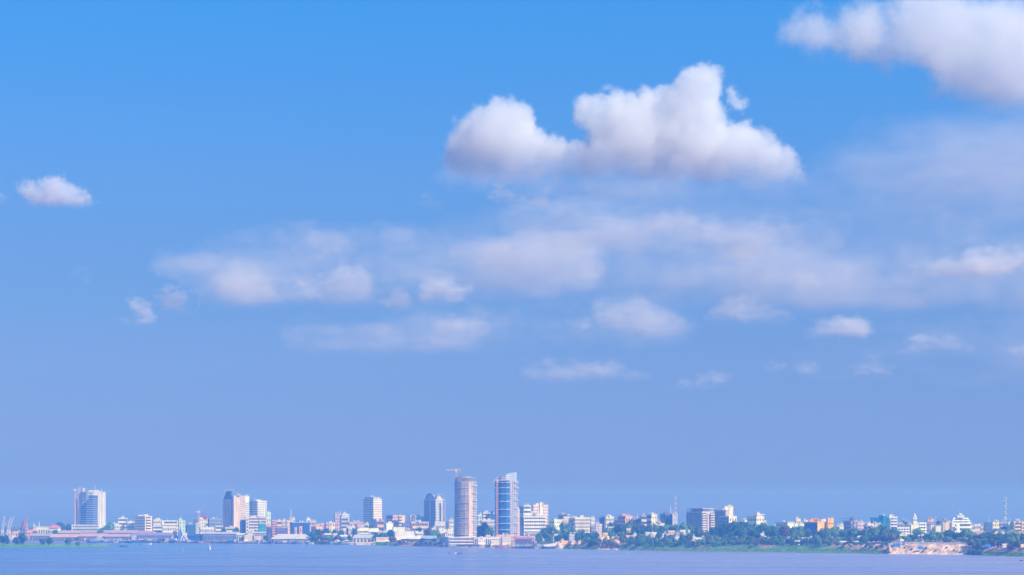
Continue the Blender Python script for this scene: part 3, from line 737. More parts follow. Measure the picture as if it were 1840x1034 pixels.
for k, q in enumerate((.15, .33, .42, .55, .66, .78, .9)):
    for fi in (1, 2, 3, 4): face_box(rt, lc, fi, 0, 1, H * q, H * q + .4, .5, 1.5, 'safety_deck', wallm((.66,.60,.62)))
    face_box(rt, lc, 6, .0, 1.12, H * q + 3, H * q + 3.6, .6, 1.8, 'safety_deck', METALW)
# crown of bare columns
m = MB(); cols = []
for (x, y) in lc[1:9]: cols.append((x * .93, y * .93))
topz = zrow(859, D) - gz
for k in range(len(cols)):
    x, y = cols[k]; mm = MB(); mm.bar((x, y, H), (x, y, topz), .7); mm.build('column', CONC, rt)
    x2, y2 = cols[(k + 1) % len(cols)]
    mm = MB(); mm.bar(((x + x2) / 2, (y + y2) / 2, H), ((x + x2) / 2, (y + y2) / 2, topz), .7); mm.build('column', CONC, rt)
m = MB(); m.prism([(x * 1.02, y * 1.02) for x, y in cols], topz, topz + .9); m.build('roof', CONC, rt)
m = MB(); m.prism([(x * .6, y * .6) for x, y in cols], H, topz + 2.2); m.build('stair_house', CONC, rt)

D = S(910, 160)
gb = glassmat('blue_tower_glass', (.05,.22,.52), pane=(2.2, 1.1), line=(.10,.24,.50), rough=.1)
pl = [(889, 18), (890.5, 7), (895, 1), (901, -3), (909, -4), (916, -1), (929.5, 8), (928, 24), (912, 34), (895, 30)]
plan = [Vector((xcol(p, D), D + d)) for p, d in pl]
fs = {0: G(gm=gb), 5: W(25, 4, ww=.46, wh=.5, cap=.5, sills=.5)}
rt, lc, H, gz = poly_building('unfinished_tower', 'tall blue glass tower with a slanted crown and white gridded right side', plan, 864, D, wall=(.56,.54,.60), faces=fs, clutter=0, parapet=.4)
for fi in range(1, 5):
    face_box(rt, lc, fi, .0, 1., H * .04, H - .4, .02, .4, 'glass_or_tint_wall', gb)
    for k, q in enumerate((.10, .20, .30, .41, .53, .66, .78, .88, .965)): face_box(rt, lc, fi, 0, 1, H * q, H * q + .9, .3, 1.9, 'floor_band', wallm((.70,.70,.78)))
for q in (.16, .3, .42, .55, .68, .78, .88, .97): face_box(rt, lc, 5, .6, 1.16, H * q, H * q + .7, .3, 2.0, 'safety_deck', METALW)
# slanted crown, an arc climbing to the right
cr_pts = [lc[i] for i in (1, 2, 3, 4, 5, 6, 8, 9)]
xa, xb = xcol(893, D) - rt.location.x, xcol(928, D) - rt.location.x
def crown(x, y):
    t = min(1, max(0, (x - xa) / (xb - xa)))
    return (zrow(862, D) + (zrow(848.5, D) - zrow(862, D)) * math.sin(t * math.pi / 2) ** .9) - gz
m = MB(); m.prism([(x * .95, y * .95) for x, y in cr_pts], H + .4, 0, top=crown); cw = m.build('crown', wallm((.40,.46,.58)), rt)
for z_ in range(4):
    zz = H + 1.5 + z_ * 2.6
    m = MB()
    for i in range(1, 5):
        p, q = Vector(cr_pts[i - 1]), Vector(cr_pts[i])
        if crown(p.x, p.y) > zz + .8:
            e = (q - p).normalized(); nn = Vector((e.y, -e.x)) * .5
            P4 = [p * .95 + nn, q * .95 + nn, q * .95, p * .95]; m.hexa([(v.x, v.y, zz) for v in P4] + [(v.x, v.y, zz + .9) for v in P4])
    if m.v: m.build('louvre', METALW, cw)
# low base of the twin towers
D = S(830, 10)
rt = poly_building('podium_building', 'long white terraced podium at the foot of the crane tower', corner_plan(800, 806, 856, D, 74), 966.5, D, wall=(.74,.66,.66), faces={1: R(2, dep=1.5, mg=.02)}, clutter=0)[0]
bld('pavilion', 'dark blue slanted glass pavilion with a white frame at the water', 790, 792, 812, 966, S(800, 12), a=74, wall=(.10,.14,.34), B=G(gm=glassmat('deep_blue_glass_or_shade', (.05,.08,.30))), clutter=0, roofcol=WHITE, top=lambda x, y: zrow(966, S(800, 12)) + min(0, x * .5))
bld('podium_building', 'long low white colonnade between the twin river towers', 850, 852, 900, 966.5, S(875, 40), a=76, wall=(.76,.70,.68), B=Vv(14, z1=.85), clutter=2)
bld('podium_building', 'orange tinted base building under the blue glass tower', 890, 892, 925, 962.5, S(908, 120), a=74, wall=(.80,.50,.34), B=W(2, 9), clutter=2)
bld('podium_building', 'beige low construction offices right of the blue glass tower', 925, 927, 960, 965, S(942, 100), a=76, wall=(.74,.55,.50), B=W(2, 9), clutter=3)
# between the towers
bld('office_block', 'white upper block with wide windows between the twin river towers', 866, 868, 879, 922.5, S(872, 420), a=66, wall=WHITE, B=R(4, z0=.5, dep=.8), clutter=2)
bld('apartment_block', 'small white block at the left edge of the white upper block', 858, 859, 868, 926, S(862, 440), a=66, wall=(.70,.72,.74), B=W(5, 3), clutter=2)
bld('office_block', 'dark blue glass box with a white lid left of the blue glass tower', 878, 879, 889.5, 923.5, S(884, 430), a=66, wall=(.03,.12,.34), B=R(3, z0=.6, trim=(.03,.15,.4), dep=.4), clutter=1, roofcol=WHITE)
bld('apartment_block', 'white gridded block in front of the white upper block', 864, 866, 889.5, 935.5, S(878, 330), a=72, wall=(.80,.76,.70), B=W(5, 10, ww=.45, wh=.6), clutter=2)
bld('apartment_block', 'pale blue block with dotted windows below the white gridded block', 872, 874, 890, 945, S(881, 230), a=70, wall=(.36,.40,.58), B=W(4, 6, ww=.4), clutter=0)
bld('apartment_block', 'narrow beige slab against the right side of the blue glass tower', 927, 928, 934, 917, S(930, 240), a=62, wall=(.74,.56,.46), B=W(10, 2, ww=.3), clutter=1)
# stepped white complex
bld('apartment_tower', 'beige tower with square windows and a tall lift shaft behind the white ribbon block', 956, 958, 985, 908.5, S(972, 380), a=62, wall=(.84,.70,.54), B=W(11, 8, ww=.42, wh=.45), clutter=2)
bld('stair_tower', 'pale yellow lift shaft rising out of the beige tower', 968.5, 970, 974, 903, S(971, 362), a=60, wall=(.86,.78,.54), clutter=0, parapet=.5)
bld('apartment_tower', 'white stepped tower with dark balcony rows left of the beige tower', 938, 941, 953, 909.5, S(946, 330), a=60, wall=(.84,.80,.76), A=W(8, 1), B=R(8, dep=1.0), clutter=4, group=None)
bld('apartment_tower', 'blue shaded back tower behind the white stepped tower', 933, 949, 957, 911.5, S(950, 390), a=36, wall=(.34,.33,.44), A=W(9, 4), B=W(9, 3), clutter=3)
bld('office_block', 'wide white six storey block with dark ribbon windows and a blue shaded end', 932.5, 941, 980, 929, S(942, 250), a=66, wall=(.86,.82,.74), A=G(gm=glassmat('deep_blue_glass_or_shade', (.03,.14,.44))), B=R(6, dep=1.2, mg=.02, div=9, z0=.12), clutter=0)  # blue sheet on the left end paints its shade, no glazing there
bld('office_block', 'cream setback storey on the wide white six storey block', 934, 941, 976, 924, S(942, 258), a=66, wall=(.84,.80,.62), B=W(1, 8, z0=.86), clutter=5)
bld('office_block', 'grey low front wing with two window rows before the wide white block', 944, 946, 975, 957.5, S(960, 170), a=74, wall=(.50,.46,.54), B=W(2, 12, ww=.5), clutter=0)
# --- right of centre
bld('apartment_block', 'block with violet shaded end and pale green sunlit face among the trees', 985, 996, 1010, 935, S(997, 300), a=44, wall=(.74,.84,.60), A=W(5, 5, ww=.45), B=W(5, 4, ww=.25), clutter=2)
bld('apartment_block', 'small red and white block joined right of the pale green faced block', 1005, 1007, 1017, 937, S(1011, 330), a=62, wall=(.74,.40,.36), B=W(5, 4, trim=WHITE, sills=.9), clutter=1)
bld('apartment_block', 'lilac tower block with a thin white roof plate', 1003, 1017, 1021, 926, S(1015, 400), a=30, wall=(.40,.36,.48), A=W(6, 5), clutter=3, overhang=2.5, roofcol=WHITE)
rt, lc, H, gz = bld('apartment_block', 'cream T shaped stair tower with a winged top left of the white gridded block', 1021, 1022, 1028, 931, S(1024, 350), a=66, wall=(.86,.74,.42), clutter=0)
m = MB(); m.box(-10, 10, -4, 4, H - 5, H + 2.5); m.build('roof_wing', wallm((.86,.78,.55)), rt)
bld('apartment_block', 'violet shaded slab directly left of the white gridded block', 1022, 1031, 1034, 933, S(1030, 330), a=28, wall=(.46,.42,.52), A=W(6, 3), clutter=1)
bld('apartment_block', 'white gridded block of five rows with an open top floor', 1030.5, 1033, 1062, 931, S(1046, 290), a=66, wall=(.86,.78,.60), A=W(5, 1), B=W(6, 8, ww=.55, wh=.52, sills=.6), clutter=1, overhang=.8)
bld('apartment_block', 'narrow cream end bay closing the white gridded block', 1061, 1062, 1068.5, 931.5, S(1065, 285), a=62, wall=(.86,.80,.60), B=W(5, 2, ww=.4), clutter=2)
bld('apartment_block', 'lilac small block with white balconies before the cream end bay', 1060, 1062, 1071, 946, S(1066, 160), a=58, wall=(.34,.32,.54), B=W(4, 3, trim=WHITE, sills=1.0), clutter=1)
bld('apartment_block', 'beige blank wall block with brown floor lines among riverside trees', 1068.5, 1070.5, 1082, 943, S(1076, 170), a=64, wall=(.70,.60,.52), B=W(6, 1, ww=.96, wh=.1), clutter=1)
bld('apartment_block', 'dark blue grey tower with a roof platform left of the white stepped block', 1077, 1086, 1089, 932, S(1084, 380), a=30, wall=(.16,.22,.42), A=W(5, 4), clutter=4, overhang=1.8)
bld('apartment_block', 'white stepped block with round roof boxes right of the dark roof platform', 1087, 1089, 1103, 929.5, S(1095, 370), a=62, wall=(.86,.80,.68), B=W(4, 4, ww=.5), clutter=5)
bld('house', 'low orange house right of the white stepped block', 1102, 1103, 1112, 939, S(1107, 330), a=66, wall=(.80,.52,.36), B=W(2, 3), clutter=2)
bld('apartment_block', 'pink three storey block with a bright orange end and many roof antennas', 1110, 1124, 1137, 928.5, S(1124, 330), a=46, wall=(.80,.46,.34), A=R(4, dep=.9, z0=.25), B=W(3, 3, ww=.4), clutter=5)
bld('apartment_block', 'white open framed villa block between the trees', 1091, 1092.5, 1117, 948, S(1104, 170), a=74, wall=(.20,.18,.30), B=Fr(2, 5, trim=WHITE), clutter=0, roofcol=WHITE)
bld('house', 'low dark roofed white building right of the pink block with antennas', 1136, 1138, 1151, 933, S(1144, 350), a=70, wall=(.40,.42,.56), B=R(3, dep=1.0, trim=WHITE), clutter=2)
bld('apartment_block', 'grey block with white balconies left of the dark and cream pair', 1150, 1152, 1163, 927.5, S(1157, 360), a=58, wall=(.34,.35,.50), B=B_(4, dep=1.2, trim=WHITE), clutter=2)
bld('apartment_block', 'dark shaded and cream lit narrow block at the top of the wooded slope', 1162, 1171, 1181, 925.5, S(1171, 350), a=44, wall=(.86,.80,.56), A=B_(4, dep=1.2), B=W(4, 2, ww=.25), clutter=2)
bld('house', 'low pink white house with a flat roof below the dark and cream pair', 1174, 1176, 1194, 941.5, S(1184, 290), a=68, wall=(.84,.66,.50), B=W(2, 6), clutter=4)
bld('office_block', 'dark blue glass block with a lilac end left of the lattice mast', 1186, 1196, 1204, 924.5, S(1195, 370), a=36, wall=(.26,.25,.40), A=G(gm=glassmat('blue_block_glass', (.03,.18,.50), line=(.06,.16,.40))), B=Vv(3), clutter=4)
bld('office_block', 'blank grey lilac block at the foot of the red and white lattice mast', 1203, 1208.5, 1217.5, 924.5, S(1209, 370), a=40, wall=(.52,.50,.58), A=G(gm=glassmat('blue_block_glass', (.03,.18,.50), line=(.06,.16,.40))), clutter=4)
# big block
D = S(1261, 330)
rt, lc, H, gz = bld('apartment_tower', 'large corner block, blue shaded left face and cream balconied right face, open roof frame', 1234, 1261.5, 1283, 921, D, a=42, wall=(.80,.72,.60), A=Fr(12, 9, glass=pmat('shaded_bay_blue', (.20,.25,.40)), trim=(.54,.50,.54)), B=B_(9, dep=1.3, u1=.34, mg=.0, z0=.1), clutter=0)  # left face trim and bays tinted lavender blue to carry its shade
p, q = Vector(lc[1]), Vector(lc[2]); e = (q - p).normalized(); L_ = (q - p).length; nn = Vector((e.y, -e.x))
for k in range(9):
    zz = H * (.1 + .1 * k); face_box(rt, lc, 1, .66, 1.0, zz, zz + H * .045, .1, 1.5, 'balcony', wallm(CREAM)); face_box(rt, lc, 1, .68, .98, zz + H * .045, zz + H * .09, .0, .2, 'window_band', GLASS)
face_box(rt, lc, 1, .36, .44, 0, H * .95, .0, .6, 'window_strip', pmat('violet_glass', (.16,.08,.22))); face_box(rt, lc, 1, .56, .64, 0, H * .95, .0, .6, 'window_strip', pmat('violet_glass', (.16,.08,.22)))
topz = zrow(913.5, D) - gz
for i in (0, 1):
    p, q = Vector(lc[i]), Vector(lc[i + 1])
    for k in range(7):
        v = p + (q - p) * (k / 6) ; m = MB(); m.bar((v.x * .97, v.y * .97, H), (v.x * .97, v.y * .97, topz), .55); m.build('column', wallm((.5,.5,.58)), rt)
m = MB(); m.prism([(x * 1.0, y * 1.0) for x, y in lc], topz - .9, topz); m.build('roof', wallm((.62,.60,.62)), rt)
m = MB(); m.prism([(x * .7, y * .7) for x, y in lc], H, topz - 1); m.build('penthouse', wallm((.30,.32,.48)), rt)
bld('office_tower', 'ribbed lilac tower side right of the large corner block', 1282, 1304, 1308, 918, S(1300, 380), a=26, wall=(.48,.42,.50), A=Vv(12, glass=pmat('lilac_glass', (.22,.20,.34))), clutter=1)
bld('office_tower', 'cream lift tower crowned with antennas right of the ribbed lilac tower', 1299, 1302, 1317.5, 911.5, S(1309, 400), a=58, wall=(.90,.80,.54), B=W(6, 1, ww=.06, wh=1), clutter=5)
bld('office_block', 'lower cream fronted block with blue shaded ribbon side below the cream lift tower', 1293, 1310, 1324, 929, S(1310, 310), a=44, wall=(.88,.78,.52), A=R(4, dep=.8, z0=.3, glass=GLASSB, trim=(.32,.36,.55), mg=.05), B=W(4, 3, ww=.4), clutter=2)  # ribbon side's trim coloured blue as the shade on that face
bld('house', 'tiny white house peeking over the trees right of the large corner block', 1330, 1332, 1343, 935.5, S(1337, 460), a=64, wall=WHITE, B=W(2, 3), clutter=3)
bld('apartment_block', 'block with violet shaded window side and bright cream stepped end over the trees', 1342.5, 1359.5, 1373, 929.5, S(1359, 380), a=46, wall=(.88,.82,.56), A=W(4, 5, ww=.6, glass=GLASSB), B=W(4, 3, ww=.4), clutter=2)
bld('penthouse', 'cream penthouse with a wide flat roof on the stepped ended block', 1355, 1361, 1371, 925.5, S(1361, 388), a=52, wall=(.86,.78,.60), clutter=3, overhang=2.0)
bld('house', 'low shed step at the right end of the stepped ended block', 1371, 1372, 1377, 937, S(1374, 385), a=66, wall=(.86,.72,.50), B=W(2, 2), clutter=0)
bld('office_block', 'dark sided block with a thin white roof and plain pale green end', 1394, 1415, 1427, 939.5, S(1415, 330), a=44, wall=(.80,.86,.66), A=W(3, 6, glass=GLASSB, wh=.6), clutter=1, roofcol=WHITE, overhang=.9)
bld('apartment_block', 'cream narrow block with a yellow crown behind the pale green pair', 1429, 1430.5, 1438.5, 933.5, S(1434, 400), a=62, wall=(.90,.74,.50), B=W(3, 2, ww=.35), clutter=3)
bld('apartment_block', 'left pale green block of the pair beside the blue walled orange hall', 1427, 1428, 1433.5, 942, S(1430, 320), a=62, wall=(.80,.88,.68), clutter=0)
bld('apartment_block', 'right pale green block with a stepped roof beside the blue walled orange hall', 1434.5, 1436, 1445.5, 942.5, S(1440, 310), a=62, wall=(.78,.90,.64), B=W(3, 1, ww=.2), clutter=2)
bld('house', 'small white box house over the left of the blue walled hall', 1443, 1444.5, 1452, 936, S(1448, 450), a=66, wall=WHITE, B=W(2, 2), clutter=1)
bld('hall', 'orange hall with one plain deep blue side wall', 1445, 1469, 1488, 939.5, S(1469, 300), a=40, wall=(.95,.50,.05), A=G(gm=pmat('blue_panel_wall', (.0,.11,.36), rough=.5), z0=0), clutter=0)
bld('hall', 'taller orange end block of the blue walled hall', 1485, 1487.5, 1498, 932, S(1490, 320), a=62, wall=(.95,.50,.05), B=W(2, 1, ww=.9, wh=.06), clutter=0)
bld('hall', 'orange rear wing with white roof boxes behind the blue wall', 1452, 1454, 1475, 935.5, S(1463, 420), a=72, wall=(.88,.42,.12), clutter=3)
bld('penthouse', 'slanted white roof box on the orange hall', 1473, 1475, 1484, 933, S(1479, 335), a=66, wall=WHITE, clutter=0, top=lambda x, y: zrow(933, S(1479, 335)) + x * .15)
bld('house', 'small pale house between the orange hall and the lilac block', 1507, 1508.5, 1516, 948, S(1511, 380), a=64, wall=(.80,.80,.66), B=W(2, 3), clutter=3)
bld('apartment_block', 'lilac gridded block with a cross shaped roof beam', 1515.5, 1528, 1531, 937.5, S(1527, 400), a=26, wall=(.46,.42,.58), A=W(4, 5, ww=.5), clutter=0)
rt, lc, H, gz = bld('stair_tower', 'dark slab stair tower with a wide flat top beam behind the lilac block', 1527, 1530, 1534, 934.5, S(1530, 430), a=50, wall=(.18,.20,.38), clutter=2)
m = MB(); m.box(-14, 9, -1.5, 1.5, H + 1, H + 2.2); m.build('roof_beam', wallm((.2,.2,.35)), rt)
bld('apartment_block', 'grey end block with a white roof box right of the dark stair tower', 1532, 1534, 1540.5, 936, S(1536, 400), a=52, wall=(.40,.38,.52), B=W(4, 2), clutter=3)
bld('apartment_block', 'pink and white terrace with piers left of the white stepped houses', 1539, 1541, 1553, 941, S(1546, 330), a=66, wall=(.84,.66,.60), B=W(4, 5, sills=.6), clutter=4)
for k, (a0, a1, yt) in enumerate(((1552, 1560, 944), (1558, 1567, 942), (1566, 1576, 942.5), (1574, 1584, 944.5))):
    bld('house', ['first from the left', 'second from the left', 'third from the left', 'rightmost'][k] + ' of the four joined white stepped houses before the teal block', a0, a0 + 1, a1, yt, S(a0, 300), a=64, wall=(.86,.76,.70), B=W(3, 3), clutter=3, seed=k)
bld('office_block', 'long teal clad block behind the trees left of the white balcony slab', 1563.5, 1565, 1600, 931.5, S(1580, 390), a=74, wall=TEAL, clutter=2)
bld('penthouse', 'raised teal centre box on the long teal block', 1586, 1587, 1592.5, 928.5, S(1589, 380), a=70, wall=(.01,.24,.36), clutter=1)
bld('apartment_block', 'white slab with stacked balconies and teal edge beside the long teal block', 1596, 1598, 1612.5, 930, S(1604, 280), a=64, wall=(.82,.80,.78), A=None, B=B_(7, dep=1.4, mg=.08, glass=GLASSB, div=2), clutter=2)
bld('office_block', 'wide white balconied block with three long ribbon rows behind the trees', 1609, 1612, 1643, 949, S(1626, 230), a=72, wall=(.86,.84,.78), A=None, B=R(4, dep=1.4, mg=.02, div=6), clutter=1)
bld('office_block', 'grey blue dotted rear wing over the wide white balconied block', 1611, 1613, 1645, 940, S(1628, 330), a=74, wall=(.40,.42,.54), B=W(3, 12, ww=.5), clutter=4)
bld('office_block', 'stepped white balconied wing right of the wide ribbon block', 1639, 1642, 1664, 940.5, S(1650, 250), a=68, wall=(.86,.84,.74), A=None, B=R(5, dep=1.5, mg=.08, div=4), clutter=0)
bld('office_block', 'cream blank gable in the middle of the stepped white balconied wing', 1635, 1637, 1651, 944, S(1643, 215), a=70, wall=(.88,.84,.64), clutter=0)
rt, lc, H, gz = bld('clock_tower', 'small white square tower with a pointed finial over the stepped white wing', 1639.5, 1641, 1647.5, 930.5, S(1643, 300), a=60, wall=(.86,.82,.70), B=W(5, 2, ww=.5), clutter=0)
m = MB(); m.tube((0, 0), 2.2, .1, H + 1, zrow(922, S(1643, 300)) - gz, 8); m.build('spire', METALW, rt)
bld('office_block', 'long grey blue block with three tall cream panels left of the white pyramid block', 1661, 1664, 1712, 939, S(1688, 330), a=76, wall=(.30,.32,.44), A=None, B=W(3, 14, ww=.5, glass=GLASSB), clutter=5)
bld('office_block', 'narrow rosy cream panel tower, leftmost of three before the grey blue block', 1671.5, 1672.5, 1679, 945, S(1675, 290), a=68, wall=(.84,.66,.52), B=W(1, 1, ww=.05, wh=1), clutter=0)
bld('office_block', 'middle cream panel block with a white cap before the grey blue block', 1680, 1681.5, 1690.5, 946.5, S(1685, 270), a=66, wall=(.88,.74,.50), clutter=0, roofcol=WHITE)
bld('office_block', 'grey framed block with a orange cream panel before the grey blue block', 1692.5, 1694, 1708.5, 937.5, S(1700, 290), a=70, wall=(.52,.50,.48), B=W(1, 1, ww=.4, wh=.85, glass=wallm((.90,.60,.30))), clutter=3)
bld('penthouse', 'salmon roof box above the grey blue block', 1665, 1667, 1678, 934, S(1671, 370), a=68, wall=(.80,.45,.35), clutter=1)
# stepped white pyramid block
D = S(1725, 300)
for k, (a0, a1, yt, st, lab) in enumerate(((1709, 1745, 940.5, R(3, dep=1.5, mg=.03, z0=.15), 'wide lowest tier of the white pyramid shaped block'), (1710, 1743, 936, R(1, z0=.86, dep=1.2, mg=.05), 'second tier of the white pyramid shaped block'),
        (1711.5, 1740, 932, R(1, z0=.88, dep=1.2, mg=.05), 'third tier of the white pyramid shaped block'), (1719, 1733, 928, None, 'small top tier of the white pyramid shaped block'))):
    rt, lc, H, gz = bld('apartment_block', lab, a0, a0 + 1.5, a1, yt, D + 5 * k, a=70, wall=(.88,.88,.76), B=st, clutter=2 if k > 1 else 0)
bld('office_block', 'two plain white shafts in front of the white pyramid shaped block', 1709, 1710.5, 1716, 944, S(1713, 255), a=66, wall=(.90,.88,.80), clutter=0)
bld('office_block', 'right plain white shaft in front of the white pyramid shaped block', 1718, 1719, 1724.5, 943.5, S(1721, 255), a=66, wall=(.90,.90,.78), clutter=0)
bld('office_block', 'dark blue gridded block left of the gabled cream villas', 1769, 1770.5, 1783, 940, S(1776, 330), a=70, wall=(.10,.17,.36), B=W(4, 4, ww=.6, glass=GLASSB), clutter=1)
bld('apartment_block', 'cream block with small windows behind the left gabled villa', 1782, 1784, 1797, 939.5, S(1790, 350), a=66, wall=(.88,.80,.52), B=W(4, 4, ww=.35), clutter=2)
bld('apartment_block', 'lilac glazed block at the foot of the tall right mast', 1796, 1797.5, 1812, 940, S(1804, 340), a=70, wall=(.48,.44,.54), B=R(3, dep=.5, z0=.3, glass=GLASSB), clutter=3)
bld('apartment_block', 'pale green blank block between the mast block and the pink balconies', 1810, 1812, 1822, 940, S(1816, 345), a=66, wall=(.74,.90,.62), clutter=1)
bld('apartment_block', 'pink balconied block near the right edge of the view', 1820, 1822, 1836, 938.5, S(1828, 350), a=66, wall=(.84,.66,.52), B=B_(5, dep=1.2, mg=.1), clutter=3)
bld('apartment_block', 'orange cream block cut by the right edge of the view', 1834, 1836, 1880, 939, S(1850, 340), a=70, wall=(.90,.62,.34), B=W(5, 8, ww=.4), clutter=2)

# --- sheds and gabled roofs
def shed(name, label, x0, x1, yr, ye, yb, D, roofc, wallc, depth=24, hip=0.0, doors=0, ridge=.5, rz=0.0, cat='shed', group=None):
    X0, X1 = xcol(x0, D), xcol(x1, D); cx = (X0 + X1) / 2; w = (X1 - X0) / 2
    pxc = (x0 + x1) / 2; gz = max(.3, ground_z(pxc, D) - .2)
    zb = gz; ze = zrow(ye, D) - zb; zr = zrow(yr, D) - zb
    ze = max(ze, 2.2); zr = max(zr, ze + 1.0)
    root = empty(name, (cx, D, zb), label, cat, group, rz)
    m = MB(); m.box(-w, w, 0, depth, -3.0, ze); m.build('wall', wallm(wallc), root)
    o = .8; h = hip * 2 * w
    A_ = [(-w - o, -o, ze), (w + o, -o, ze), (w + o, depth + o, ze), (-w - o, depth + o, ze)]
    r0, r1 = (-w - o + h, depth * ridge, zr), (w + o - h, depth * ridge, zr)
    m = MB(); k = len(m.v)
    m.v += A_ + [r0, r1] + [(x, y, z - .5) for x, y, z in A_]
    m.f += [(0, 1, 5, 4), (2, 3, 4, 5), (1, 2, 5), (3, 0, 4), (1, 0, 6, 7), (2, 1, 7, 8), (3, 2, 8, 9), (0, 3, 9, 6), (6, 9, 8, 7)]; m.mi += [0] * 9
    m.build('roof', pmat('sheet_roof', roofc, rough=.5, var=.15, scale=.2, streak=False), root)
    for i in range(doors):
        u = -w + 2 * w * (i + .5) / doors
        m = MB(); m.box(u - w / doors * .5, u + w / doors * .5, -.12, .05, 0, ze * .7); m.build('door', GLASS, root)
    return root
PK = (.48, .37, .35); RD = (.52, .28, .25); VI = (.40, .34, .42)
shed('warehouse', 'long violet roofed port warehouse at the far left', 53, 90, 958.5, 963.5, 971, S(70, 60), VI, (.30,.28,.36), doors=7, cat='warehouse')
shed('house', 'white house with a red hipped roof behind the port warehouses', 88, 104, 943.5, 949, 958, S(96, 240), (.62,.20,.22), (.86,.80,.70), hip=.3, doors=4, cat='house')
shed('house', 'orange gabled shed beside the leaning red cranes', 48, 63, 952.5, 957.5, 966, S(55, 150), (.75,.28,.18), (.74,.46,.32), cat='house')
shed('house', 'pink roofed low building among the island trees at the far left', 4, 22, 958, 961, 968, S(13, 120), PK, (.70,.60,.56), cat='house', doors=3)
shed('warehouse', 'rear left pink roofed warehouse before the tall white tower', 98, 148, 953.5, 958, 964, S(123, 180), PK, (.42,.32,.36), doors=9, cat='warehouse')
shed('warehouse', 'rear pink roofed warehouse directly below the tall white tower', 147, 200, 953, 957.5, 964, S(173, 170), (.44,.34,.38), (.42,.34,.38), doors=9, cat='warehouse')
shed('warehouse', 'rear pink roofed warehouse left of the seven storey cream block', 199, 244, 953.2, 957.5, 964, S(221, 165), PK, (.40,.30,.36), doors=8, cat='warehouse')
shed('warehouse', 'red roofed warehouse below the seven storey cream block', 240, 272, 954.5, 958, 964, S(256, 150), RD, (.40,.30,.36), doors=6, cat='warehouse')
shed('warehouse', 'front left salmon roofed quay shed with open bays', 90, 142, 960, 965.5, 972, S(116, 60), (.62,.40,.34), (.40,.36,.50), doors=10, cat='warehouse')
shed('warehouse', 'front middle salmon roofed quay shed with open bays', 142, 190, 959, 964, 972, S(166, 55), (.60,.36,.34), (.36,.34,.50), doors=10, cat='warehouse')
shed('warehouse', 'front right salmon roofed quay shed near the moored barges', 188, 232, 960, 964.5, 972, S(210, 50), (.56,.36,.36), (.30,.28,.46), doors=8, cat='warehouse')
shed('warehouse', 'long low violet port hall with a white eave behind the moored barges', 238, 308, 957.5, 962.5, 970, S(273, 80), (.26,.24,.44), (.34,.30,.46), doors=12, cat='warehouse')
shed('warehouse', 'dark blue port hall right of the blue tent roof', 334, 366, 960, 963, 971, S(350, 55), (.04,.10,.34), (.04,.10,.34), cat='warehouse')
shed('stadium', 'long grey ribbed port hall below the brown twin tower', 364, 428, 956, 959.5, 972, S(396, 70), (.50,.48,.54), (.26,.32,.50), doors=22, cat='hall')
shed('house', 'white port office with small doors right of the ribbed port hall', 425, 441, 958.5, 961, 970, S(433, 45), (.80,.76,.66), (.82,.80,.68), doors=4, cat='house')
shed('silo', 'pair of cream cylinder fronted sheds before the balconied pinkish block', 445, 453, 953.5, 955, 968, S(449, 40), (.80,.76,.60), (.84,.78,.56), cat='shed')
shed('warehouse', 'grey flat quay hall right of the cream cylinder sheds', 452, 482, 956, 958, 970, S(467, 50), (.62,.60,.62), (.50,.50,.54), doors=6, cat='warehouse')
shed('warehouse', 'large white hipped shed on the quay left of the trees', 487, 556, 960, 968.5, 974, S(521, 22), (.64,.60,.55), (.40,.34,.44), depth=34, hip=.16, doors=12, cat='warehouse')
shed('house', 'white curved roof pavilion above the riverside trees', 581, 596, 958.5, 961, 966, S(588, 50), WHITE, (.60,.50,.50), depth=16, hip=.2, cat='house')
shed('house', 'small white ribbed roof house in the trees left of the grey warehouse', 611, 623, 961.5, 964.5, 970, S(617, 45), WHITE, (.62,.60,.66), depth=14, doors=4, cat='house')
shed('house', 'pair of low cream houses at the water left of the grey warehouse', 617, 629, 971.5, 973.2, 976, S(622, 22), (.80,.76,.60), (.80,.72,.54), depth=10, doors=3, cat='house')
shed('warehouse', 'grey roofed warehouse with white walls near the water', 634, 679, 961, 967, 974, S(656, 40), (.52,.56,.58), (.84,.78,.68), depth=30, hip=.06, doors=7, cat='warehouse')
shed('warehouse', 'grey gable end hall joined left of the grey roofed warehouse', 633, 646, 962, 968, 974, S(639, 28), (.56,.58,.64), (.66,.66,.70), depth=18, hip=.48, cat='warehouse')
shed('warehouse', 'low white quay wall building right of the grey roofed warehouse', 676, 698, 966, 967.5, 973, S(687, 40), (.82,.74,.66), (.86,.78,.64), depth=12, cat='warehouse')
shed('house', 'curved cream roof hall above the grey roofed warehouse', 642, 665, 948.5, 954.5, 960, S(652, 150), (.80,.78,.54), (.74,.66,.54), depth=26, hip=.2, cat='hall')
shed('house', 'second curved cream roof hall right of the first', 664, 680, 949.5, 956, 960, S(672, 140), (.82,.82,.60), (.72,.66,.56), depth=26, hip=.1, cat='hall')
shed('house', 'small cream roof house just below the curved roof halls', 647, 661, 957.5, 959.5, 963, S(653, 100), (.84,.74,.50), (.80,.70,.55), depth=14, cat='house')
shed('house', 'grey pyramid roofed pavilion among dark trees below the white cube hall', 683, 698, 953.5, 957.5, 962, S(690, 110), (.50,.50,.58), (.45,.42,.52), depth=22, hip=.45, cat='house')
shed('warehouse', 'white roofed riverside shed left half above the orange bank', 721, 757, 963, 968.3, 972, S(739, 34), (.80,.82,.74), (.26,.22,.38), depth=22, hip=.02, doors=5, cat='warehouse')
shed('warehouse', 'pale blue roofed riverside shed above the violet bank', 757, 784, 963, 968.3, 972, S(770, 36), (.34,.48,.66), (.14,.14,.40), depth=22, hip=.02, cat='warehouse')
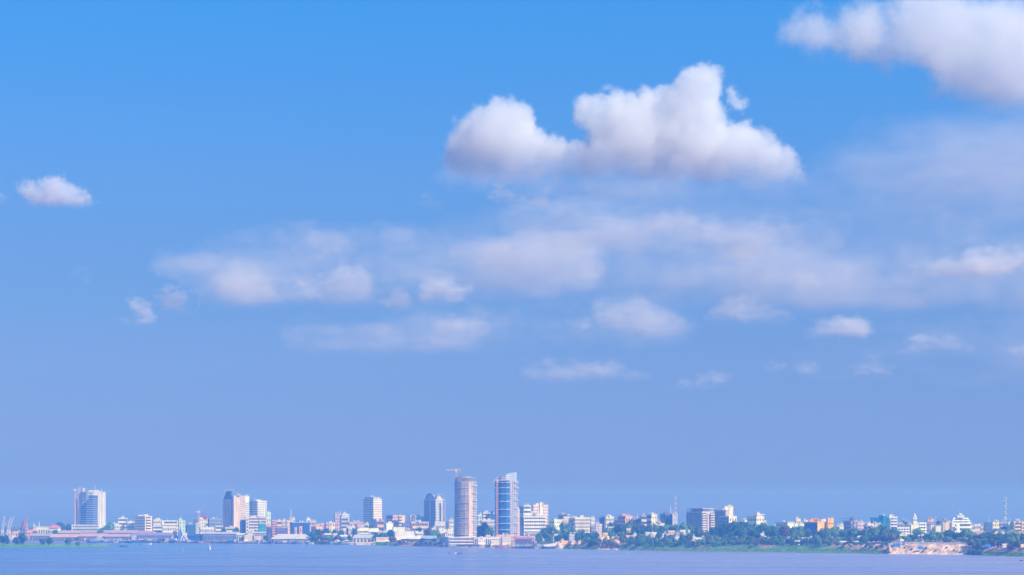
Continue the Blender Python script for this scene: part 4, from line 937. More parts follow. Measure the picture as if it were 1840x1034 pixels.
shed('house', 'cream villa roof among the trees under the arch roofed tower', 754, 777, 953, 957.5, 960, S(765, 120), (.80,.72,.58), (.66,.56,.50), depth=18, hip=.25, cat='house')
shed('house', 'low yellow house beneath the orange ended block', 749, 760, 957, 959, 962, S(754, 90), (.78,.74,.46), (.74,.66,.46), depth=12, cat='house')
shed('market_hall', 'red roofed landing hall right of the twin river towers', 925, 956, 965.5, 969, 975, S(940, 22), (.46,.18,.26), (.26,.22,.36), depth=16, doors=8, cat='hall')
shed('house', 'cream villa with a white porch among trees at the bank', 1244, 1263, 966.5, 969, 973, S(1253, 70), (.86,.80,.70), (.88,.80,.66), depth=14, hip=.2, doors=6, cat='house')
shed('house', 'white roofed long low house by the sandy bluff road', 1508, 1524, 972.5, 974.5, 977, S(1516, 60), (.86,.80,.76), (.80,.74,.66), depth=10, hip=.2, cat='house')
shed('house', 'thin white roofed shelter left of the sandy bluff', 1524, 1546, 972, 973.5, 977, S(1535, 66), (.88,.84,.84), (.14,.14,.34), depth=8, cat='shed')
for k, (a, b_, yr, ye, l) in enumerate(((1786, 1800, 952, 959, 'left grey gabled cream villa at the right edge'), (1795, 1812, 953, 959.5, 'middle cream gabled villa with a wide front at the right edge'), (1815, 1834, 953, 959.5, 'right cream gabled villa with a wide front at the right edge'))):
    D = S(a, 250); rt = empty('villa', (xcol((a + b_) / 2, D), D, ground_z(a, D)), l, 'villa')
    w = (b_ - a) / 2 / FPX * D; ze, zr = zrow(ye, D) - rt.location.z, zrow(yr, D) - rt.location.z
    m = MB(); k0 = len(m.v)
    m.v += [(-w, 0, -2), (w, 0, -2), (w, 0, ze), (0, 0, zr), (-w, 0, ze), (-w, 20, -2), (w, 20, -2), (w, 20, ze), (0, 20, zr), (-w, 20, ze)]
    m.f += [(0, 1, 2, 3, 4), (6, 5, 9, 8, 7), (1, 6, 7, 2), (5, 0, 4, 9), (0, 5, 6, 1)]; m.mi += [0] * 5
    m.build('wall', wallm((.88,.86,.62)), rt)
    m = MB()
    for s in (-1, 1):
        m.hexa([(s * (w + 1), -.8, ze - .6), (0, -.8, zr + .3), (0, 21, zr + .3), (s * (w + 1), 21, ze - .6), (s * (w + 1), -.8, ze - .1), (0, -.8, zr + .8), (0, 21, zr + .8), (s * (w + 1), 21, ze - .1)])
    m.build('roof', pmat('sheet_roof', (.36,.36,.34) if k == 0 else (.62,.60,.48)), rt)
    for j in range(5):
        u = -w * .7 + w * .35 * j; m = MB(); m.box(u - w * .1, u + w * .1, -.15, .02, ze - 4, ze - 1); m.build('window', GLASS, rt)
# ---------------------------------------------------------------- trees and bushes
LEAF = {
 'dark': leafmat('dark_leaves', (.018, .080, .042), (.072, .185, .068)),
 'mid': leafmat('green_leaves', (.060, .170, .045), (.180, .330, .080)),
 'olive': leafmat('olive_leaves', (.060, .100, .040), (.180, .200, .070)),
 'brown': leafmat('dry_leaves', (.110, .075, .055), (.230, .150, .100)),
 'bright': leafmat('fresh_leaves', (.060, .190, .045), (.190, .380, .075)),
}
BARK = pmat('bark', (.16, .12, .09), var=.25, scale=1.5)
def crown_mesh(seed, kind, w=1.0, h=1.0, lobes=9, n=1500, leaf=.075, flat=False):
    """leaf clumps spread through a cluster of lobes; unit crown: width 2, height h*2, base at z=0"""
    r = np.random.default_rng(seed)
    L_ = []
    for i in range(lobes):
        a = r.uniform(0, 6.28); d = r.uniform(.1, .62)
        zz = r.uniform(.35, 1.0) * h if not flat else r.uniform(.5, .75) * h
        rr = r.uniform(.28, .5)
        L_.append((math.cos(a) * d, math.sin(a) * d, zz * (1.15 - .35 * d) + .1, rr * (1 if not flat else 1.1), rr * (.75 if not flat else .4)))
    V_, F_ = [], []
    per = n // lobes
    for cx, cy_, cz, rx, rz in L_:
        v = r.standard_normal((per, 3)); v /= np.linalg.norm(v, axis=1)[:, None]
        rad = r.uniform(.45, 1.08, per) ** .7
        P_ = np.stack([cx + v[:, 0] * rx * rad, cy_ + v[:, 1] * rx * rad, cz + v[:, 2] * rz * rad], 1)
        nn = v + r.standard_normal((per, 3)) * .55; nn /= np.linalg.norm(nn, axis=1)[:, None]
        t = np.cross(nn, r.standard_normal((per, 3))); t /= np.linalg.norm(t, axis=1)[:, None]
        b = np.cross(nn, t)
        s = leaf * r.uniform(.6, 1.5, per)[:, None]
        for k in range(per):
            i0 = len(V_)
            V_.extend([tuple(P_[k] - t[k] * s[k] * w), tuple(P_[k] - b[k] * s[k] * .7), tuple(P_[k] + t[k] * s[k] * w), tuple(P_[k] + b[k] * s[k] * .7)])
            F_.append((i0, i0 + 1, i0 + 2, i0 + 3))
    me = bpy.data.meshes.new('crown'); me.from_pydata(V_, [], F_); me.materials.append(LEAF[kind]); me.update()
    return me
def trunk_mesh(seed, hh=1.0):
    r = random.Random(seed); m = MB()
    m.bar((0, 0, -.3), (r.uniform(-.04, .04), 0, .45 * hh), .07, .05)
    for k in range(4):
        a = k * 1.57 + r.uniform(-.4, .4)
        m.bar((0, 0, .4 * hh), (math.cos(a) * .5, math.sin(a) * .5, (.95 + r.uniform(-.1, .2)) * hh), .045, .015)
    return m.mesh('trunk', BARK)
KW = dict(dark='dark', mid='green', olive='olive', brown='dry brown', bright='bright green')
CR = {}
for kind in LEAF:
    CR[kind] = [crown_mesh(10 * i + len(kind), kind, h=.62, lobes=8 + 2 * i) for i in range(3)]
    CR[kind + '_flat'] = [crown_mesh(77 + i + len(kind), kind, h=.55, flat=True, lobes=10) for i in range(2)]
TR = [trunk_mesh(i) for i in range(3)]
_tc = [0]
_trees = []
def tree(px, ytop, wpx, off, kind='dark', label=None, group=None, D=None, z0=None, name='tree', bush=False, squash=1.0):
    _tc[0] += 1; k = _tc[0]; r = random.Random(k)
    D = D or S(px, off)
    z = z0 if z0 is not None else ground_z(px, D) - .2
    X = xcol(px, D); top = zrow(ytop, D); hgt = max(top - z, 1.6)
    R_ = wpx / 2 / FPX * D
    if not bush: R_ = max(R_, hgt * (.46 if z0 is None else .62))
    root = empty(name, (X, D, z), label, 'bush' if bush else 'tree', group)
    root.rotation_euler.z = r.uniform(0, 6.28); hgt *= 1.0
    base = 0.0 if bush else hgt * .10
    key = kind if kind in CR else 'dark'
    c = bpy.data.objects.new('crown', r.choice(CR[key])); COL.objects.link(c); c.parent = root
    zs_ = [v.co.z for v in c.data.vertices]; lo, hi = min(zs_), sorted(zs_)[int(len(zs_) * .985)]
    sc = (hgt - base) / (hi - lo) ; c.location = (0, 0, base - lo * sc)
    c.scale = (R_, R_, sc * squash)
    if not bush:
        t = bpy.data.objects.new('trunk', r.choice(TR)); COL.objects.link(t); t.parent = root
        t.scale = (min(R_, hgt * .6), min(R_, hgt * .6), hgt * .75)
    _trees.append((px, ytop, wpx))
    return root
# trees one can pick out: column, top row, width in columns, metres behind the water's edge, kind, label
for a in [
 (7, 963, 10, 0, 'dark', 'round dark tree, first from the left on the low island', 2900, 3),
 (30, 966, 16, 0, 'dark', 'low dark tree, second from the left on the low island', 2905, 3),
 (40, 961, 20, 0, 'dark', 'tallest broad dark tree on the low island', 2915, 3),
 (76, 969, 14, 0, 'dark', 'left tree of the low middle clump on the island', 2900, 3),
 (88, 967.5, 18, 0, 'dark', 'right tree of the low middle clump on the island', 2910, 2.8),
 (123, 968.5, 16, 0, 'dark', 'small round lone tree near the tip of the island', 2905, 2.4),
 (141, 974, 14, 0, 'mid', 'tiny flat tree closest to the tip of the island', 2900, 2),
]:
    tree(a[0], a[1], a[2], 0, a[4], a[5], D=a[6], z0=a[7] - .6, squash=1)
T = [
 (108, 939.5, 13, 320, 'dark', 'lone round tree standing over the red roofed house at left'),
 (125, 943, 10, 330, 'dark', 'tree just left of the tall white tower podium'), (133, 946, 9, 340, 'mid', 'small tree touching the tall white tower podium'),
 (27, 950, 12, 260, 'mid', 'small round tree behind the orange house at far left'),
 (188, 946, 9, 260, 'dark', 'small dark tree at the right foot of the tall white tower'), (198, 939, 17, 380, 'mid', 'broad tree between the tall white tower and the terrace topped block'),
 (180, 951, 8, 150, 'mid', 'small tree in front of the tall white tower base'), (100, 953, 8, 150, 'dark', 'small dark tree right of the red roofed house'),
 (64, 955, 8, 120, 'mid', 'shrubby tree under the pale yellow hall'), (312, 955, 12, 130, 'brown', 'dull brownish tree before the long white office block'),
 (402, 951, 12, 180, 'dark', 'tree between the cream and white houses under the brown tower'), (424, 949, 12, 190, 'dark', 'tree left of the dark blue sail shaped slab'),
 (478, 963, 8, 30, 'dark', 'small dark tree beside the dark violet warehouse'),
 (562, 956, 16, 70, 'dark', 'dark tree left below the orange corner house'), (572, 952, 14, 90, 'dark', 'dark tree right under the orange corner house'),
 (585, 951, 22, 90, 'dark', 'broad dark tree below the pink gabled block'), (600, 955, 20, 80, 'dark', 'dark tree in front of the pink block, beside the grey telecom building'),
 (560, 967, 20, 14, 'mid', 'blue green bushy tree at the water right of the white hipped shed'), (569, 962, 22, 22, 'dark', 'dark riverside tree behind the blue green bushy one'),
 (580, 961, 26, 28, 'brown', 'wide brownish tree at the water in the riverside clump'), (593, 965, 22, 14, 'mid', 'green tree at the water right of the wide brownish one'),
 (604, 963, 18, 26, 'brown', 'smaller brown tree at the right end of the riverside clump'), (614, 967, 14, 18, 'dark', 'dark tree beside the low cream waterside houses'),
 (626, 962, 14, 60, 'dark', 'tree left of the grey gable end hall'), (630, 950, 20, 160, 'dark', 'tree between the white gabled house and the curved cream roof'),
 (612, 954, 20, 110, 'dark', 'dark tree under the grey telecom building'), (671, 944, 24, 200, 'olive', 'olive tree behind the second curved cream roof'),
 (662, 946, 16, 230, 'dark', 'small dark tree at the base of the ribbon windowed tower'), (676, 959, 20, 60, 'dark', 'dark tree right of the grey roofed warehouse'),
 (690, 958, 18, 75, 'dark', 'dark tree below the grey pyramid roof'), (702, 953, 16, 95, 'dark', 'dark tree in front of the white cube hall'),
 (706, 966, 16, 20, 'brown', 'bushy reddish tree above the small green grass patch'), (752, 949, 14, 130, 'dark', 'dark tree left of the cream villa roof'),
 (769, 950, 18, 125, 'olive', 'olive tree over the cream villa roof'), (781, 953, 20, 100, 'mid', 'green tree below the arch roofed tower'), (790, 959, 12, 60, 'mid', 'tree at the right end of the pale blue riverside shed'),
 (868, 941, 20, 170, 'dark', 'dark tree top between the twin river towers'), (862, 948, 14, 150, 'dark', 'lower dark tree beside the crane tower'), (879, 950, 16, 120, 'dark', 'dark tree before the pale blue dotted block'),
 (980, 950, 16, 150, 'mid', 'left half tree at the right end of the wide white block'), (990, 947, 22, 130, 'mid', 'big green tree below the violet shaded block'), (1014, 941, 26, 130, 'mid', 'tall pointed green tree in front of the lilac tower block'),
 (1003, 954, 22, 100, 'dark', 'dark tree beneath the pale green faced block'), (1028, 952, 20, 110, 'mid', 'tree between the tall pointed tree and the white gridded block'),
 (1045, 954, 22, 90, 'mid', 'broad green tree before the white gridded block'), (1060, 958, 22, 60, 'dark', 'dark tree left of the ochre cliff'), (1055, 966, 24, 30, 'mid', 'riverside tree at the foot of the bank left of the ochre cliff'),
 (1066, 969, 18, 12, 'dark', 'dark overhanging tree touching the water beside the ochre cliff'), (1089, 953, 22, 110, 'dark', 'tree behind the open framed villa block'),
 (1100, 940, 18, 250, 'dark', 'dark tree top over the open framed villa block'), (1097, 955, 20, 90, 'mid', 'green tree below the open framed villa block'),
 (1122, 945, 22, 220, 'dark', 'dark round tree under the pink antenna block'), (1130, 938, 20, 280, 'mid', 'tall tree right before the orange end of the antenna block'), (1118, 956, 22, 110, 'bright', 'fresh green tree on the slope under the antenna block'),
 (1146, 940, 30, 250, 'brown', 'wide brownish crown on the slope left of the dark and cream pair'), (1165, 943, 26, 240, 'brown', 'second wide brownish crown on the slope'),
 (1136, 958, 24, 90, 'dark', 'dark tree in the middle of the wooded slope'), (1155, 960, 24, 70, 'mid', 'green tree low on the slope beneath the brown crowns'), (1180, 944, 22, 220, 'mid', 'tree under the low pink white house'),
 (1201, 943, 26, 210, 'dark', 'dark tree under the blue glass block'), (1216, 944, 22, 230, 'mid', 'tree at the foot of the red and white mast'), (1228, 941, 26, 240, 'bright', 'fresh green tree left of the large corner block'),
 (1240, 945, 22, 200, 'mid', 'tree overlapping the left foot of the large corner block'), (1256, 948, 22, 190, 'olive', 'olive tree before the large corner block'), (1270, 955, 20, 120, 'mid', 'lower tree before the cream balconied face'),
 (1288, 946, 24, 170, 'dark', 'dark tree left of the huge dark crown'), (1303, 941, 34, 150, 'dark', 'huge dark round crown right of the large corner block'), (1322, 938, 34, 170, 'dark', 'tall broad dark tree below the cream fronted block'),
 (1337, 938, 26, 200, 'dark', 'dark tree top under the tiny white house'), (1352, 944, 24, 170, 'mid', 'tree left of the blue black giant crown'), (1330, 952, 30, 100, 'dark', 'lower dark tree under the tall broad one'), (1312, 956, 26, 90, 'dark', 'dark low tree at the bank road'),
 (1370, 942, 40, 120, 'dark', 'giant blue black crown under the bright stepped ended block'), (1356, 955, 26, 95, 'dark', 'dark tree left below the giant crown'), (1389, 946, 30, 130, 'dark', 'big dark crown right of the giant one'),
 (1406, 945, 28, 160, 'brown', 'dull brown grey crown before the dark sided block'), (1423, 957, 20, 110, 'mid', 'tree under the pale green end wall'), (1436, 955, 24, 130, 'mid', 'tree under the pale green pair'),
 (1451, 951, 14, 150, 'olive', 'pale fan palm like crown before the blue wall'), (1474, 957, 20, 110, 'dark', 'tree under the left of the orange hall'), (1482, 951, 34, 130, 'mid', 'broad green tree under the orange hall'), (1462, 962, 26, 80, 'dark', 'lower dark tree left under the orange hall'),
 (1500, 949, 28, 170, 'mid', 'tree right of the orange hall'), (1517, 953, 24, 160, 'mid', 'tree before the lilac gridded block'), (1533, 950, 26, 170, 'mid', 'tree at the foot of the dark stair tower'), (1550, 953, 26, 150, 'dark', 'tree before the pink and white terrace'),
 (1569, 949, 28, 180, 'mid', 'tree before the four joined houses'), (1588, 945, 30, 200, 'mid', 'tree in front of the long teal block'), (1603, 950, 26, 170, 'dark', 'tree before the white slab with teal edge'), (1558, 963, 34, 90, 'dark', 'dark low tree over the shelter roofs'),
 (1580, 962, 30, 85, 'dark', 'dark low tree left of the yellowish flat crown'), (1601, 958, 38, 80, 'olive_flat', 'yellowish flat topped tree above the sandy bluff'), (1626, 964, 24, 80, 'mid', 'green tree over the bluff under the wide ribbon block'),
 (1652, 951, 30, 130, 'bright', 'fresh green tree before the cream blank gable'), (1640, 962, 26, 90, 'dark', 'dark tree under the cream blank gable'), (1680, 956, 38, 100, 'mid', 'broad green tree before the middle cream panel block'),
 (1664, 960, 26, 90, 'dark', 'dark tree between the two fresh green crowns'), (1704, 953, 26, 130, 'dark', 'tree at the foot of the orange cream panel'), (1720, 958, 28, 100, 'dark', 'tree before the plain white shafts'), (1700, 965, 26, 70, 'mid', 'lower tree behind the bluff railing'),
 (1739, 952, 34, 130, 'mid', 'large green tree under the white pyramid shaped block'), (1730, 966, 26, 60, 'mid', 'lower green tree near the right end of the bluff'), (1772, 958, 44, 90, 'dark', 'giant dark dome crown left of the gabled villas'),
 (1756, 962, 26, 100, 'dark', 'dark tree merging with the dome crown'), (1804, 961, 28, 90, 'dark', 'dark tree beneath the middle gabled villa'), (1821, 957, 28, 95, 'mid', 'tree in front of the right gabled villa'), (1792, 962, 20, 110, 'dark', 'tree beneath the left gabled villa'),
 (1845, 960, 34, 80, 'dark', 'tree cut by the right edge of the view'), (1826, 972, 26, 40, 'olive', 'olive tree low on the bank at the right edge'), (1867, 966, 34, 80, 'dark', 'tree past the right edge of the view'),
 (1106, 965, 20, 50, 'mid', 'small green tree on the ochre slope'), (1137, 969, 20, 26, 'dark', 'round deep blue green tree low on the bank'), (1148, 974, 16, 14, 'dark', 'small dark tree by the water under the brown crowns'),
 (1178, 967, 22, 45, 'dark', 'dark tree among the white villas'), (1196, 970, 24, 34, 'mid', 'green tree below the white villas'), (1222, 958, 26, 100, 'mid', 'tree right of the white villas'), (1236, 966, 26, 60, 'olive', 'olive tree left of the porch villa'), (1212, 974, 20, 20, 'mid', 'low tree at the grass edge below the white villas'),
 (1186, 951, 22, 150, 'dark', 'tree in the middle of the white villas'), (1210, 952, 20, 140, 'dark', 'tree right in the middle of the white villas'),
]
for t in T: tree(t[0], t[1], t[2], t[3], t[4], t[5])
# shrubs that run along the bank: alike, so told apart only by the stretch of bank they grow on
def bank_bushes(p0, p1, n, kinds, h, label, group, omin=12, omax=60, seed=1, w=(7, 14)):
    r = random.Random(seed)
    for i in range(n):
        px = p0 + (p1 - p0) * (i + r.uniform(.1, .9)) / n; off = r.uniform(omin, omax)
        D = S(px, off); z = ground_z(px, D); hh = r.uniform(*h)
        yt = HZ - (z + hh - CAM_H) * FPX / D
        kd = r.choice(kinds)
        tree(px, yt, r.uniform(*w), off, kd, f'{KW[kd]} bush, {ordw(i + 1)} from the left {label}', group, name='bush', bush=True)
bank_bushes(1112, 1238, 34, ['mid', 'dark', 'olive', 'mid'], (4, 9), 'between the ochre cliff and the porch villa', 'bushes below the wooded slope', 16, 60, 2)
bank_bushes(1240, 1345, 30, ['bright', 'mid', 'olive', 'mid'], (4, 8), 'on the bank right of the porch villa', 'green bushes below the porch villa', 14, 50, 3)
bank_bushes(1345, 1500, 44, ['mid', 'dark', 'brown', 'olive', 'mid'], (4, 9), 'below the giant crowns and the orange hall', 'bushes on the middle right bank', 16, 60, 4)
bank_bushes(1500, 1594, 18, ['mid', 'dark', 'brown'], (2.5, 5), 'on the reddish slope left of the bluff', 'bushes left of the sandy bluff', 14, 30, 5, w=(6, 10))
bank_bushes(1738, 1850, 30, ['mid', 'dark', 'brown', 'dark'], (4, 8), 'on the bank right of the sandy bluff', 'bushes on the right hand bank', 10, 40, 6)
bank_bushes(1020, 1072, 9, ['mid', 'dark', 'brown'], (2, 5), 'on the bank left of the ochre cliff', 'bushes left of the ochre cliff', 8, 26, 7, w=(7, 12))
bank_bushes(700, 792, 12, ['brown', 'olive', 'brown'], (1.5, 3.5), 'on the orange bank below the riverside sheds', 'dry bushes on the orange bank', 6, 18, 8, w=(5, 10))
# trees filling the city behind
def back_trees(p0, p1, n, yt, label, group, off=(260, 420), kinds=('dark', 'mid'), seed=3, w=(12, 20)):
    r = random.Random(seed)
    for i in range(n):
        px = p0 + (p1 - p0) * (i + .5) / n + r.uniform(-2, 2)
        kd = r.choice(kinds)
        tree(px, r.uniform(*yt), r.uniform(*w), r.uniform(*off), kd, f'{KW[kd]} tree, {ordw(i + 1)} from the left {label}', group)
back_trees(1085, 1235, 14, (944, 950), 'on the wooded slope behind the riverside villas', 'trees of the wooded slope', off=(130, 260), seed=5)
back_trees(1275, 1440, 15, (946, 953), 'in the belt between corner block and orange hall', 'trees of the dense middle belt', off=(110, 260), seed=6)
back_trees(1440, 1620, 16, (953, 958), 'in the belt between orange hall and bluff', 'trees of the belt left of the bluff', off=(100, 240), seed=7)
back_trees(1600, 1870, 20, (957, 963), 'in the belt behind the sandy bluff', 'trees of the belt behind the bluff', off=(90, 220), seed=8)
back_trees(540, 700, 9, (952, 958), 'among roofs left of the arch roofed tower', 'dark trees among the centre roofs', off=(90, 200), seed=9, kinds=('dark',))
back_trees(960, 1080, 7, (956, 962), 'along the bank road right of the twin towers', 'trees right of the twin towers', off=(50, 120), seed=10)
back_trees(1160, 1245, 10, (958, 966), 'lower on the slope among the white villas', 'lower slope trees', off=(40, 90), seed=15, w=(12, 18))
back_trees(1270, 1600, 34, (961, 969), 'in the lower row above the reeds', 'lower row of trees over the right bank', off=(50, 100), seed=16, w=(14, 22), kinds=('dark', 'mid', 'mid', 'olive'))
back_trees(1738, 1860, 10, (966, 972), 'in the lower row right of the bluff', 'lower row of trees right of the bluff', off=(36, 80), seed=17, w=(14, 20), kinds=('dark', 'mid', 'olive'))
bank_bushes(1606, 1730, 9, ['brown', 'olive', 'mid'], (1.2, 2.6), 'growing on the face of the sandy bluff', 'bushes on the sandy bluff', 6, 18, 19, w=(3, 6))
bank_bushes(1072, 1112, 12, ['brown', 'mid', 'brown', 'dark'], (3, 7), 'covering the foot of the ochre cliff', 'bushes at the foot of the ochre cliff', 4, 26, 23, w=(6, 11))
# ---------------------------------------------------------------- masts, cranes, boats, small houses
def lattice(m, a, b, w0, w1, n, t=.12, mi=0, stripes=False):
    """square lattice between two points, tapering"""
    a, b = Vector(a), Vector(b); d = (b - a).normalized()
    up = Vector((0, 0, 1)) if abs(d.z) < .8 else Vector((1, 0, 0))
    x = d.cross(up).normalized(); y = d.cross(x).normalized()
    def cs(t_, w): c = a.lerp(b, t_); return [c + x * w + y * w, c - x * w + y * w, c - x * w - y * w, c + x * w - y * w]
    for i in range(n):
        w_a, w_b = w0 + (w1 - w0) * i / n, w0 + (w1 - w0) * (i + 1) / n
        A_, B_2 = cs(i / n, w_a), cs((i + 1) / n, w_b)
        q = (i % 2) if stripes else mi
        for k in range(4):
            m.bar(A_[k], B_2[k], t, mi=q); m.bar(A_[k], B_2[(k + 1) % 4], t * .7, mi=q); m.bar(B_2[k], B_2[(k + 1) % 4], t * .7, mi=q)
def mast(px, ytop, D, label, w=2.2, w1=.4, mats=(STEELR, METALW), z0=None, dishes=0, n=14, t=.17, name='radio_mast', guyed=False):
    z = z0 if z0 is not None else ground_z(px, D); X = xcol(px, D); H = zrow(ytop, D) - z
    root = empty(name, (X, D, z), label, 'mast')
    m = MB(); lattice(m, (0, 0, 0), (0, 0, H * .93), w, w1, n, t, stripes=True); m.build('lattice', list(mats), root)
    m = MB(); m.bar((0, 0, H * .93), (0, 0, H), t * 1.2, t * .5); m.build('antenna', METALW, root)
    for k in range(dishes):
        m = MB(); zz = H * (.45 + .06 * k); s = -1 if k % 2 else 1
        m.tube((s * (w * .6), -.9), 1.0, 1.0, zz, zz + 1.6, 8); m.build('dish', METALW, root)
    return root
mast(1214, 888, S(1214, 350), 'tall red and white lattice mast beside the blank grey lilac block', 2.4, .4, n=16, mats=(pmat('mast_red', (.60,.34,.32)), METALW))
mast(1205, 908, S(1205, 420), 'thinner white mast left of the tall red and white one', 1.2, .3, mats=(METALW, METALW), n=10, t=.22)
mast(1806, 892, S(1806, 420), 'tall grey lattice mast with dishes near the right edge', 1.3, .5, mats=(STEELG, METALW), dishes=9, n=18, t=.17)
mast(523, 912, S(523, 280), 'white lattice mast over the orange edged cream block', 2.4, .3, mats=(METALW, METALW), n=10, dishes=4, t=.16)
mast(70.5, 936, S(70, 300), 'thin white cross topped mast behind the pale yellow hall', .7, .3, mats=(METALW, METALW), n=8, t=.2)
mast(325, 926, S(325, 380), 'thin mast with a white ball above the pale green end tower', .6, .3, mats=(METALW, METALW), n=6, t=.2)
o = MB(); 
for (p, yt, l) in ((604, 921, 'left thin mast of the cluster by the dish topped building'), (612, 917, 'tallest thin mast of the cluster by the dish topped building'), (620, 920, 'right thin mast of the cluster by the dish topped building'), (630, 930, 'short mast right of the dish topped building'), (553, 928, 'short mast on the white round headed tower'), (1146, 922, 'short mast behind the dark roofed white building'), (1120, 922, 'left roof mast group pole on the pink block'), (1131, 921, 'right roof mast pole on the pink block'), (1701, 930, 'thin mast over the grey framed block')):
    mast(p, yt, S(p, 430), l, .9, .25, mats=(METALW, STEELG), n=7, t=.2)
# tower cranes
YEL = pmat('crane_orange', (.78, .46, .30), rough=.5)
PNK = pmat('crane_pink', (.75, .50, .48), rough=.5)
def tower_crane(px, ytop, yjib, xl, xr, D, label, mat, w=1.1, t=.26, base=None, apex=True, ang=0):
    z = ground_z(px, D); X = xcol(px, D); H = zrow(yjib, D) - z
    root = empty('tower_crane', (X, D, z), label, 'crane')
    m = MB(); lattice(m, (0, 0, 0), (0, 0, H), w, w, max(8, int(H / 5)), t); m.bar((0, 0, 0), (0, 0, H), w * .55); m.build('mast', mat, root)
    m = MB(); lattice(m, (0, 0, H + 1), (xcol(xl, D) - X, 0, H + 1), w * .7, w * .5, 12, t * .9); m.build('jib', mat, root)
    m = MB(); lattice(m, (0, 0, H + 1), (xcol(xr, D) - X, 0, H + 1), w * .7, w * .6, 4, t * .9); cj = m.build('counter_jib', mat, root)
    m = MB(); u = xcol(xr, D) - X; m.box(u - 1.4, u + 1.4, -1, 1, H - 2.5, H + 1.2); m.build('counterweight', CONC, cj)
    m = MB(); m.box(-1.2, 1.2, -2.2, -.6, H - 2.2, H + .4); m.build('cab', METALW, root)
    if apex:
        m = MB(); top = zrow(ytop, D) - z; lattice(m, (0, 0, H), (0, 0, top), w * .8, .2, 3, t); m.bar((0, 0, top), (xcol(xl, D) - X) * .6 * Vector((1, 0, 0)) + Vector((0, 0, H + 1.5)), .12); m.bar((0, 0, top), Vector((u * .9, 0, H + 1.5)), .12); m.build('apex', mat, root)
    return root
tower_crane(819.5, 842, 846, 802, 829, S(819, 34), 'pink tower crane rising past the violet netted tower', PNK, w=1.2)
tower_crane(893.5, 857, 864.5, 915, 887, S(893, 140), 'orange tower crane fixed to the blue glass tower', YEL, w=1.05, t=.25)
tower_crane(357, 917, 920.5, 350, 359.5, S(357, 330), 'small pink tower crane left of the red capped cream block', pmat('crane_rose', (.80,.50,.45), rough=.5), w=.9)
tower_crane(135.3, 878, 881, 130.5, 137, S(135, 325), 'thin crane clinging to the grey slab of the tall white tower', PNK, w=.8)
tower_crane(342, 938, 940, 335, 345, S(342, 345), 'tiny dark crane above the teal netted building', STEELG, w=.7)
# port jib cranes
def jib_crane(px, ytop, D, label, mat, lean):
    z = ground_z(px, D); X = xcol(px, D); H = zrow(ytop, D) - z
    root = empty('port_crane', (X, D, z), label, 'crane')
    for sx in (-1, 1):
        for sy in (-1, 1):
            m = MB(); m.bar((sx * 3.2, sy * 3.2, 0), (sx * 1.8, sy * 1.8, H * .30), .5, .4); m.build('leg', mat, root)
    m = MB(); m.box(-2.6, 2.6, -2.4, 2.4, H * .30, H * .42); m.build('cab', wallm((.74,.70,.66)), root)
    m = MB(); lattice(m, (0, 0, H * .4), (lean, 0, H), 1.0, .4, 8, .28); m.build('jib', mat, root)
    m = MB(); lattice(m, (-lean * .25, 0, H * .4), (-lean * .1, 0, H * .72), .8, .4, 4, .24); m.bar((-lean * .1, 0, H * .72), (lean, 0, H), .16); m.build('tie_mast', mat, root)
    m = MB(); m.bar((lean, 0, H), (lean, 0, H * .55), .12); m.build('hoist_cable', STEELG, root)
    return root
RC = pmat('crane_red', (.62, .24, .22), rough=.5); PC = pmat('crane_pale', (.66, .62, .62), rough=.5)
jib_crane(5, 928, S(5, 60), 'leftmost pale port crane at the far left edge', PC, 3)
jib_crane(11, 930, S(11, 66), 'second pale port crane from the left, jib leaning right', PC, 8)
jib_crane(16, 929, S(16, 58), 'third pale port crane from the left, jib leaning right', PC, 8)
jib_crane(37, 929, S(37, 60), 'left red port crane with a leaning jib', RC, 7)
jib_crane(44, 928, S(44, 56), 'right red port crane, its jib upright over the orange shed', RC, 5)
m_ = MB(); D = S(48, 50); 
rt = empty('lattice_tower', (xcol(48, D), D, ground_z(48, D)), 'stout red and cream lattice tower right of the red port cranes', 'tower')
m = MB(); lattice(m, (0, 0, 0), (0, 0, zrow(943, D) - rt.location.z), 1.6, 1.2, 10, .35, stripes=True); m.build('lattice', [STEELR, wallm(CREAM)], rt)
# blue and white tent roof
D = S(324, 30)
rt = empty('tent_roof', (xcol(324, D), D, ground_z(324, D)), 'pointed deep blue tent roof with white guy beams at the port', 'canopy')
s = D / FPX; h = zrow(948, D) - rt.location.z
m = MB(); k = [(-13 * s, -4, 1.5), (-4 * s, -9, .5), (5 * s, -4, 2), (5 * s, 8, 2), (-8 * s, 10, 1.5)]
m.v = k + [(.5 * s, 0, h), (-3.5 * s, -3, h * .42), (-9 * s, 1, h * .25)]
m.f = [(0, 1, 6, 7), (1, 2, 5, 6), (2, 3, 5), (3, 4, 5), (4, 0, 7), (4, 7, 6, 5)]; m.mi = [0] * 6
m.build('canopy_sheet', pmat('blue_membrane', (.0, .10, .42), rough=.5), rt)
for (a, b_) in (((6 * s, -4, h * .55), (1 * s, -8, .5)), ((6 * s, -4, h * .55), (13 * s, -4, .5)), ((9 * s, -3, h * .62), (15 * s, -5, .5)), ((-6 * s, -8, 1), (-16 * s, -2, 6))):
    m = MB(); m.bar(a, b_, .9, .5); m.build('beam', METALW, rt)
m = MB(); m.box(5.5 * s, 11 * s, -4, 6, 0, h * .6); m.build('pavilion', wallm((.6,.62,.7)), rt)
